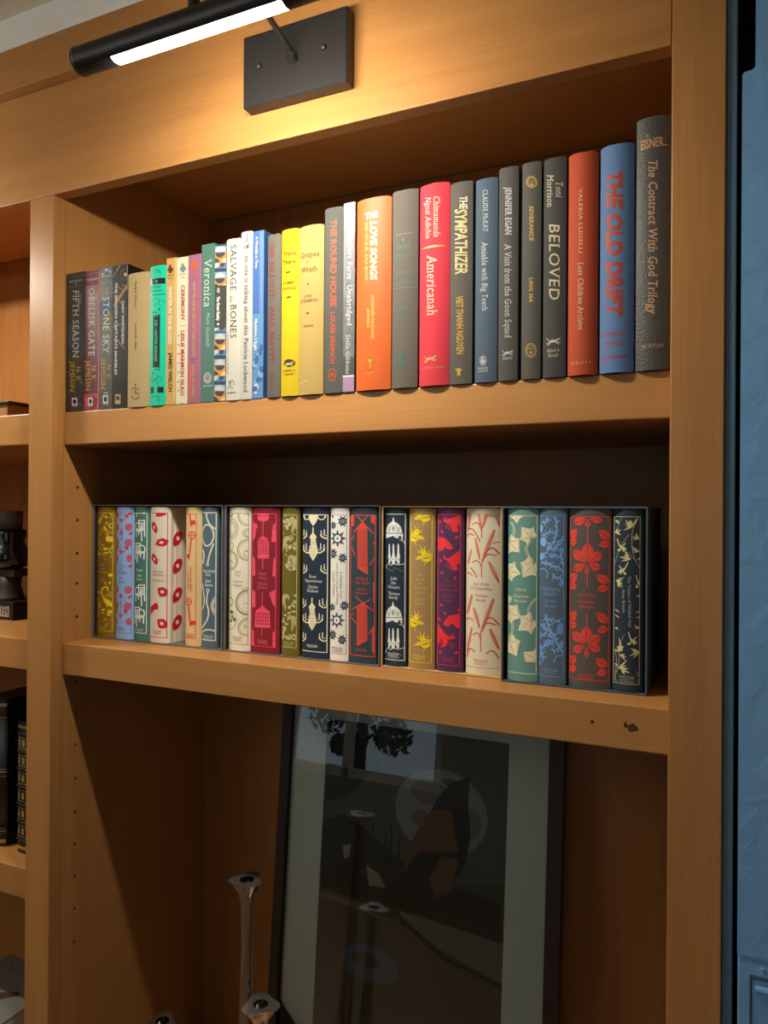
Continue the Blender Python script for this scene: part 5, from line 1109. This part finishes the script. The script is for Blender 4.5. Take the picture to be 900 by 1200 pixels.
# tan with yellow bees
p = Print((479.5, 596.7, 510, 596.7, 477.5, 782.5, 509, 785.5)).crop(*E_[0]); BE, BT = (250, 222, 24), (210, 190, 92)
p.frame(BE, 6, 0.06, 0.040, 0.90, 0.962); p.clipbox(358, 166, 572, 1640); TB = (164, 132, 88)
def bee(cx, cy, m, s=1.0):
    def q(x, y): return (cx+m*x*s, cy+y*s)
    for a, b, w2 in (((-12, 10), (-98, 42), 34), ((-10, 18), (-70, 46), 22), ((20, 0), (78, -10), 34)): p.leaf(BE, *q(*a), *q(*b), w2*s); p.line(TB, 4*s, [q(a[0]*1.4, a[1]*1.2), q(b[0]*0.8, b[1]*0.85)])
    p.ell(BE, *q(-12, -34), 26*s, 24*s); p.ell(TB, *q(-16, -38), 7*s, 7*s); p.ell(BE, *q(6, 0), 36*s, 26*s); p.ell(BE, *q(18, 36), 44*s, 34*s); p.poly(TB, [q(-16, 30), (q(44, 14)), q(44, 26), q(-12, 44)]); p.line(TB, 5*s, [q(-26, 14), q(38, -14)])
    for a, b in (((-24, -50), (-38, -86)), ((-4, -52), (10, -90)), ((-34, -36), (-72, -46)), ((22, -20), (50, -58)), ((10, 66), (-4, 108)), ((-30, -20), (-62, -24))): p.line(BE, 7*s, [q(*a), q(*b)])
bee(490, 168, 1); bee(412, 368, -1); bee(502, 570, 1)
p.ht('Far', 430, 482, 765, 28, BT); p.ht('From', 412, 498, 808, 28, BT); p.ht('The', 430, 484, 852, 28, BT); p.ht('Madding', 386, 524, 895, 28, BT)
p.crop(*E_[1]); p.ht('Crowd', 404, 506, 82, 28, BT); p.ht('Thomas', 396, 516, 152, 28, BT); p.ht('Hardy', 400, 498, 194, 28, BT); bee(405, 362, -1); bee(492, 572, 1); p.footer(BE, 382, 506, 716, 750, 20)
low('tan cloth book with bright yellow bees, second in the tan slipcase', 0.5468, 0.5832, 0.0810, 0.0044, (168, 136, 92), p)

# purple with red birds
p = Print((512, 596.5, 543, 596.5, 510.5, 786.5, 542.5, 789.5)).crop(*E_[0]); BR2 = (238, 52, 62); TXR = (190, 62, 72)
p.frame(BR2, 6, 0.05, 0.036, 0.90, 0.962); p.clipbox(632, 165, 858, 1660)
def hatch(x, y):
    for k in range(6): p.line(BR2, 4, [(x+k*14, y+k*10), (x-26+k*14, y+44+k*10)])
p.poly(BR2, [(690, 232), (702, 180), (712, 212), (760, 200), (855, 165), (858, 258), (822, 275), (838, 335), (788, 342), (760, 262)]); hatch(735, 245); p.poly(BR2, [(632, 384), (700, 396), (750, 440), (792, 502), (742, 516), (706, 488), (680, 528), (632, 528)]); p.poly(BR2, [(688, 602), (700, 562), (708, 600), (750, 598), (858, 512), (858, 645), (820, 662), (832, 722), (785, 722), (748, 640)]); hatch(735, 640)
for a in ((656, 320, 690, 352), (800, 405, 842, 375), (640, 612, 678, 640), (655, 745, 694, 752), (806, 820, 808, 780), (640, 222, 662, 248)): p.leaf(BR2, *a, 22)
p.ht('The', 710, 762, 826, 28, TXR); p.ht('Mayor of', 668, 812, 870, 28, TXR); p.ht('Casterbridge', 642, 834, 916, 26, TXR)
p.crop(*E_[1]); p.ht('Thomas', 674, 792, 122, 28, TXR); p.ht('Hardy', 684, 782, 165, 28, TXR); p.poly(BR2, [(686, 408), (700, 370), (750, 320), (858, 298), (858, 455), (822, 440), (770, 398), (742, 434)]); p.poly(BR2, [(622, 385), (680, 470), (742, 528), (795, 530), (794, 490), (808, 545), (740, 562), (712, 630), (668, 642), (660, 625), (690, 600), (676, 560), (645, 545), (655, 600), (622, 600)]); hatch(735, 560)
for a in ((648, 212, 690, 214), (702, 280, 714, 318), (826, 272, 858, 252), (630, 345, 662, 372), (640, 672, 676, 704), (800, 704, 842, 678)): p.leaf(BR2, *a, 24)
p.footer(TXR, 666, 798, 745, 776, 20)
low('purple cloth book with red birds, third in the tan slipcase', 0.5853, 0.6213, 0.0810, 0.0044, (86, 52, 88), p)

# cream with red wheat
p = Print((546.5, 596, 587, 596, 544.3, 790, 584, 794)).crop(*F_[0]); WR, WT = (220, 92, 84), (204, 92, 70)
p.frame((204, 150, 110), 5, 0.0, 0.033, 1.0, 0.958, left=False); p.clipbox(100, 154, 434, 1690)
def ear(x0, y0, x1, y1, w2):
    dx, dy = x1-x0, y1-y0; l = math.hypot(dx, dy); n = max(5, int(l/20)); ux, uy = dx/l, dy/l
    p.line(WT, 4, [(x0, y0), (x1, y1)])
    for k in range(n):
        t_ = k/n; o = w2*0.5*math.sin(0.35+2.5*t_)
        for d in (-1, 1): p.leaf(WR, x0+dx*t_, y0+dy*t_, x0+dx*t_+ux*l/n*1.25-uy*d*o, y0+dy*t_+uy*l/n*1.25+ux*d*o, w2*0.24)
def blade(pts, w2): p.line(WT, w2, pts, True); p.line(WT, w2*0.55, [pts[-2], pts[-1]])
ear(266, 640, 388, 312, 48); ear(246, 610, 198, 395, 38); p.line(WT, 10, [(262, 790), (262, 650)]); blade([(262, 690), (250, 650), (212, 620), (162, 640)], 11); blade([(266, 640), (300, 580), (345, 556), (405, 575)], 12); blade([(290, 560), (330, 510), (375, 495), (434, 560)], 15); blade([(370, 450), (400, 438), (434, 432)], 9)
ear(426, 850, 334, 632, 44); ear(108, 665, 152, 512, 34); blade([(210, 790), (185, 740), (140, 692)], 13); blade([(100, 750), (130, 748), (165, 772)], 11)
p.line(WT, 10, [(265, 395), (266, 300)]); ear(268, 300, 330, 120, 44); ear(258, 280, 235, 130, 36); blade([(264, 320), (245, 262), (210, 238), (162, 260)], 11); blade([(250, 430), (200, 340), (160, 302), (120, 305)], 13); blade([(106, 385), (125, 350), (185, 368)], 12); ear(112, 330, 145, 130, 40); blade([(280, 200), (330, 165), (400, 180)], 10); ear(432, 280, 410, 170, 34)
p.ht('Tess of the', 170, 332, 856, 28, WT); p.ht('D\'Urbervilles', 144, 362, 903, 30, WT)
p.crop(*F_[1]); p.ht('Thomas', 190, 316, 72, 30, WT); p.ht('Hardy', 197, 300, 118, 30, WT)
ear(258, 430, 374, 108, 48); ear(240, 400, 178, 196, 40); p.line(WT, 10, [(248, 640), (250, 430)]); blade([(246, 510), (230, 460), (205, 450), (164, 472)], 11); blade([(256, 440), (300, 360), (335, 350), (392, 375)], 12); blade([(280, 350), (320, 305), (365, 305), (422, 375)], 14); ear(98, 640, 155, 398, 38); ear(414, 620, 340, 412, 42); blade([(96, 700), (120, 622), (145, 612), (186, 642)], 12); blade([(300, 656), (345, 632), (378, 650), (415, 715)], 13); ear(102, 260, 158, 66, 40); blade([(96, 330), (120, 300), (170, 330)], 11)
p.footer(WT, 174, 310, 728, 768, 20)
low('broad ivory cloth book with red wheat, rightmost in the tan slipcase', 0.6242, 0.6681, 0.0810, 0.0064, (226, 217, 188), p)

# teal with ivy
p = Print((595, 596, 631.2, 596.2, 593.8, 796.5, 630, 801)).crop(*F_[0]); IV, IG = (244, 234, 194), (112, 132, 112)
p.frame(IV, 6, 0.0, 0.040, 0.955, 0.955, left=False); p.clipbox(518, 168, 796, 1650)
def ivy(cx, cy, s, rot):
    c, d = math.cos(rot), math.sin(rot)
    def q(x, y): return (cx+(x*c-y*d)*s*0.92, cy+(x*d+y*c)*s)
    P = [(0, 0.15), (-0.28, 0.38), (-0.72, 0.42), (-0.66, 0.08), (-0.74, -0.2), (-1.0, -0.6), (-0.58, -0.66), (-0.34, -0.9), (0.05, -1.4), (0.38, -0.88), (0.58, -0.62), (0.98, -0.5), (0.74, -0.15), (0.66, 0.1), (0.72, 0.45), (0.28, 0.38)]
    p.poly(IV, [q(*a) for a in P])
    for b in ((-0.85, -0.55), (0.04, -1.15), (0.8, -0.44), (-0.55, 0.32), (0.55, 0.34)):
        p.line(IG, 3.4, [q(0, 0.12), q(*b)])
        for t_ in (0.4, 0.65): p.line(IG, 2.6, [q(b[0]*t_, 0.12+(b[1]-0.12)*t_), q(b[0]*t_+0.14*(1 if b[0] < 0.1 else -1), 0.12+(b[1]-0.12)*t_-0.12)])
def stem(pts):
    p.line(IV, 6, pts, True); p.line(IV, 6, [(x+17, y) for x, y in pts], True)
stem([(535, 230), (568, 290), (566, 350), (555, 410)]); stem([(735, 400), (700, 480), (705, 540), (735, 600), (760, 660)])
ivy(600, 150, 70, 3.0); ivy(742, 385, 100, -0.75); ivy(535, 440, 105, 2.25); ivy(765, 660, 120, -2.5); ivy(520, 720, 105, 1.75)
p.ht('Villette', 588, 708, 908, 28, IV); p.crop(*F_[1])
stem([(525, 480), (555, 400), (545, 320), (530, 260)]); stem([(790, 100), (735, 170), (715, 240), (740, 310)]); ivy(530, 240, 105, 1.9); ivy(745, 330, 115, -2.2); ivy(522, 540, 120, 2.5); ivy(790, 720, 105, -1.0); ivy(500, 110, 50, 1.2); p.ht('Charlotte', 572, 728, 76, 28, IV); p.ht('Brontë', 588, 708, 124, 28, IV)
p.footer(IV, 572, 712, 776, 816, 20)
low('teal cloth book with cream ivy leaves, first in the navy slipcase', 0.6818, 0.7187, 0.0695, 0.0044, (108, 156, 146), p)

# slate blue with thorn branches
p = Print((632.6, 596.3, 664, 596.5, 631.5, 800, 663.5, 804)).crop(*G_[0]); BB, BB2 = (132, 180, 240), (108, 152, 216)
p.frame(BB2, 6, 0.0, 0.040, 0.91, 0.957, left=True); p.clipbox(70, 182, 334, 1860)
def branch(pts, w2=13):
    p.line(BB, w2, pts, True)
    for i in range(len(pts)-1):
        for k in range(3):
            t_ = (k+0.5)/3; x = pts[i][0]+(pts[i+1][0]-pts[i][0])*t_; y = pts[i][1]+(pts[i+1][1]-pts[i][1])*t_; a = math.atan2(pts[i+1][1]-pts[i][1], pts[i+1][0]-pts[i][0])+(1.0 if (i+k) % 2 else -1.0)
            p.leaf(BB if k % 2 else BB2, x, y, x+38*math.cos(a), y+38*math.sin(a), 17)
            if k == 1: p.ell(BB2, x+46*math.cos(a), y+46*math.sin(a), 9, 9)
branch([(75, 640), (125, 580), (185, 505), (235, 410), (250, 320), (240, 190)]); branch([(85, 250), (130, 245), (170, 210)]); branch([(85, 390), (140, 365), (205, 350)], 10); branch([(150, 450), (200, 540), (250, 520), (270, 450), (330, 430)], 11); branch([(80, 680), (140, 665), (200, 710), (270, 720), (330, 790)], 12); branch([(290, 560), (300, 640), (334, 760)], 12); branch([(205, 790), (240, 830), (300, 845), (330, 910)], 11)
for e in ((108, 450, 34, 50), (215, 598, 48, 26), (80, 310, 24, 40), (300, 540, 28, 26), (90, 605, 22, 36), (305, 895, 34, 26)): p.ell(BB2 if e[0] > 200 else BB, *e)
p.ring(BB, 9, 100, 790, 56, 56, 240, 410)
TB2 = (120, 158, 206)
p.rect((86, 106, 122), 92, 925, 292, 1030); p.ht('Wuthering', 94, 288, 948, 30, TB2); p.ht('Heights', 112, 262, 1000, 30, TB2); p.crop(*G_[1]); p.ht('Emily', 134, 244, 40, 30, TB2); p.ht('Brontë', 126, 252, 90, 30, TB2)
branch([(130, 180), (150, 240), (175, 330), (215, 395), (260, 480), (320, 600)]); branch([(155, 240), (220, 238), (300, 275)], 9); branch([(75, 290), (125, 300), (140, 380), (70, 410)], 11); branch([(150, 408), (210, 400), (320, 350)], 10); branch([(75, 640), (95, 540), (150, 500), (230, 470)], 12); branch([(190, 545), (250, 560), (300, 490)], 9); branch([(80, 600), (130, 640)], 10)
for e in ((168, 470, 46, 27), (295, 340, 44, 56), (75, 530, 20, 34), (305, 500, 26, 40), (110, 300, 26, 24), (76, 690, 14, 24)): p.ell(BB2, *e)
p.ring(BB, 9, 285, 680, 58, 62, 170, 300); p.footer(TB2, 114, 262, 764, 802, 20)
low('slate cloth book with light blue thorn branches, second in the navy slipcase', 0.7204, 0.7519, 0.0695, 0.0030, (86, 106, 122), p)

# charcoal with red chestnut leaves
p = Print((667.5, 597, 716, 597.3, 665, 804, 715.3, 808.5)).crop(*G_[0]); CR2 = (230, 72, 58); CV = (112, 64, 60)
p.frame(CR2, 7, 0.02, 0.043, 0.965, 0.957); p.clipbox(382, 196, 806, 1945)
def palm(cx, cy, ends, w2):
    for x, y, k in ends: p.leaf(CR2, cx, cy, x, y, w2*k, CV, 0.0, True)
    for x, y, k in ends:
        dx, dy = x-cx, y-cy; l = math.hypot(dx, dy)
        for t_ in (0.35, 0.5, 0.65, 0.8):
            for d in (-1, 1): p.line(CV, 3, [(cx+dx*t_, cy+dy*t_), (cx+dx*(t_+0.12)-dy/l*d*w2*k*0.34, cy+dy*(t_+0.12)+dx/l*d*w2*k*0.34)])
def half(x0, ya, yb, x1, d):
    p.leaf(CR2, x0, ya+90*0.9, x1, ya, 84, CV); p.leaf(CR2, x0, yb-30, x1-d*2, yb, 74, CV)
p.line(CR2, 11, [(583, 215), (580, 480)]); p.line(CR2, 11, [(575, 760), (575, 925)])
palm(578, 690, [(580, 470, 1.15), (422, 545, 1.0), (722, 566, 1.0), (424, 748, 0.85), (712, 736, 0.85), (570, 800, 0.5)], 104)
palm(585, 208, [(432, 262, 0.85), (732, 232, 0.8), (580, 305, 0.6)], 104)
for a in ((384, 420, 466, 320, 92), (384, 455, 468, 464, 84), (806, 430, 690, 330, 92), (806, 480, 688, 486, 84), (380, 880, 466, 782, 92), (380, 915, 464, 930, 84), (792, 890, 668, 800, 96), (790, 935, 674, 960, 84)): p.leaf(CR2, *a, CV)
p.ht('Jane Eyre', 480, 664, 1010, 34, CR2); p.crop(*G_[1]); p.ht('Charlotte', 478, 664, 50, 34, CR2); p.ht('Brontë', 502, 638, 104, 34, CR2)
p.line(CR2, 11, [(572, 180), (568, 320)]); palm(562, 505, [(566, 310, 1.1), (408, 372, 1.0), (714, 408, 1.0), (412, 574, 0.85), (712, 556, 0.85), (572, 640, 0.5)], 104)
for a in ((374, 250, 460, 148, 92), (374, 290, 464, 306, 84), (788, 275, 668, 164, 96), (786, 322, 674, 368, 84), (374, 700, 452, 615, 90), (374, 742, 456, 768, 84), (776, 742, 664, 640, 96), (776, 782, 668, 812, 84)): p.leaf(CR2, *a, CV)
p.footer(CR2, 482, 640, 818, 856, 22)
low('charcoal cloth book with red chestnut leaves, third in the navy slipcase', 0.7546, 0.8018, 0.0695, 0.0056, (88, 84, 80), p)

# dark navy with pale gold birds and bamboo
p = Print((719.8, 597.5, 755, 598, 715, 808, 752, 813.5)).crop(*H_[0]); PG, PG2 = (206, 198, 146), (150, 148, 118)
p.frame(PG, 5, 0.04, 0.042, 0.90, 0.957); p.clipbox(186, 188, 478, 2200)
def bird(cx, cy, s, m, r=0.0):
    c, d = math.cos(r), math.sin(r)
    def q(x, y): return (cx+(m*x*c-y*d)*s, cy+(m*x*d+y*c)*s)
    p.poly(PG, [q(*a) for a in ((-60, -70), (-48, -75), (-22, -20), (10, 0), (40, 8), (60, 40), (40, 36), (26, 58), (14, 34), (-6, 24), (-30, -8))]); p.leaf(PG, *q(10, 5), *q(48, -45), 13*s); p.leaf(PG, *q(0, 15), *q(-20, 60), 14*s)
def frond(cx, cy, a0, s, n=5):
    for k in range(n):
        a = a0+(k-(n-1)/2)*0.36; l = s*(0.7+0.3*((k*7+n) % 3)/2); o = 0.16*s*k; p.leaf(PG, cx+o*math.cos(a0)*0.4, cy+o*math.sin(a0)*0.4, cx+l*math.cos(a), cy+l*math.sin(a), s*0.15)
p.line(PG2, 8, [(440, 195), (395, 310), (376, 400), (380, 540), (405, 650), (440, 720), (470, 800)], True); p.line(PG2, 7, [(188, 690), (225, 580), (280, 470), (350, 380)]); p.line(PG2, 6, [(270, 540), (340, 580), (400, 650)]); p.line(PG2, 6, [(200, 360), (235, 280), (268, 210)])
frond(390, 300, 3.5, 110); frond(190, 370, -0.3, 92, 4); p.leaf(PG, 390, 300, 440, 200, 22); p.leaf(PG, 385, 310, 370, 230, 18); bird(265, 505, 1.0, 1, 0.1); frond(455, 430, 3.6, 90, 4); frond(455, 560, 3.3, 100, 3); p.leaf(PG, 470, 620, 420, 660, 16); frond(370, 640, 3.5, 135, 4); bird(280, 745, 1.0, -1, 0.0); p.ell(PG, 300, 792, 15, 13); p.ell(PG, 236, 545, 15, 13); frond(192, 870, 0.35, 112, 5); frond(195, 240, 0.2, 70, 3); bird(440, 880, 0.8, 1, 0.3); p.ell(PG, 420, 935, 15, 14); frond(468, 1035, 3.0, 60, 3)
p.clip = None; GT = (172, 176, 172)
p.vt('The Tenant of Wildfell Hall', 344, 822, 1352, 30, GT); p.vt('Anne Brontë', 282, 955, 1200, 30, GT)
p.crop(*H_[1]); p.clipbox(158, -100, 430, 880)
for y in (150, 205): p.leaf(PG, 172, y-30, 225, y+5, 12); p.leaf(PG, 430, y, 385, y+14, 12)
frond(168, 310, 0.0, 52, 3); frond(430, 315, 3.2, 70, 3); bird(350, 430, 0.95, 1, 0.2); p.ell(PG, 315, 470, 14, 12); frond(428, 545, 2.9, 120, 4)
p.poly(PG, [(215, 400), (232, 440), (240, 490), (262, 488), (245, 540), (200, 545), (205, 510), (190, 490), (218, 490)]); p.line(PG2, 6, [(240, 440), (275, 365)]); p.line(PG2, 9, [(210, 545), (215, 600), (200, 700), (165, 790), (195, 880)], True); p.line(PG2, 8, [(165, 520), (185, 620), (170, 760)], True); frond(215, 575, 0.35, 95, 3); frond(200, 715, 0.0, 135, 5); p.leaf(PG, 165, 520, 205, 550, 16); p.leaf(PG, 165, 660, 200, 690, 18); p.line(PG2, 6, [(390, 750), (420, 830)]); p.line(PG2, 5, [(388, 856), (425, 848)])
p.footer(GT, 212, 364, 802, 846, 22)
low('dark navy cloth book with pale gold birds, rightmost in the navy slipcase', 0.8035, 0.8367, 0.0695, 0.0058, (42, 54, 66), p)
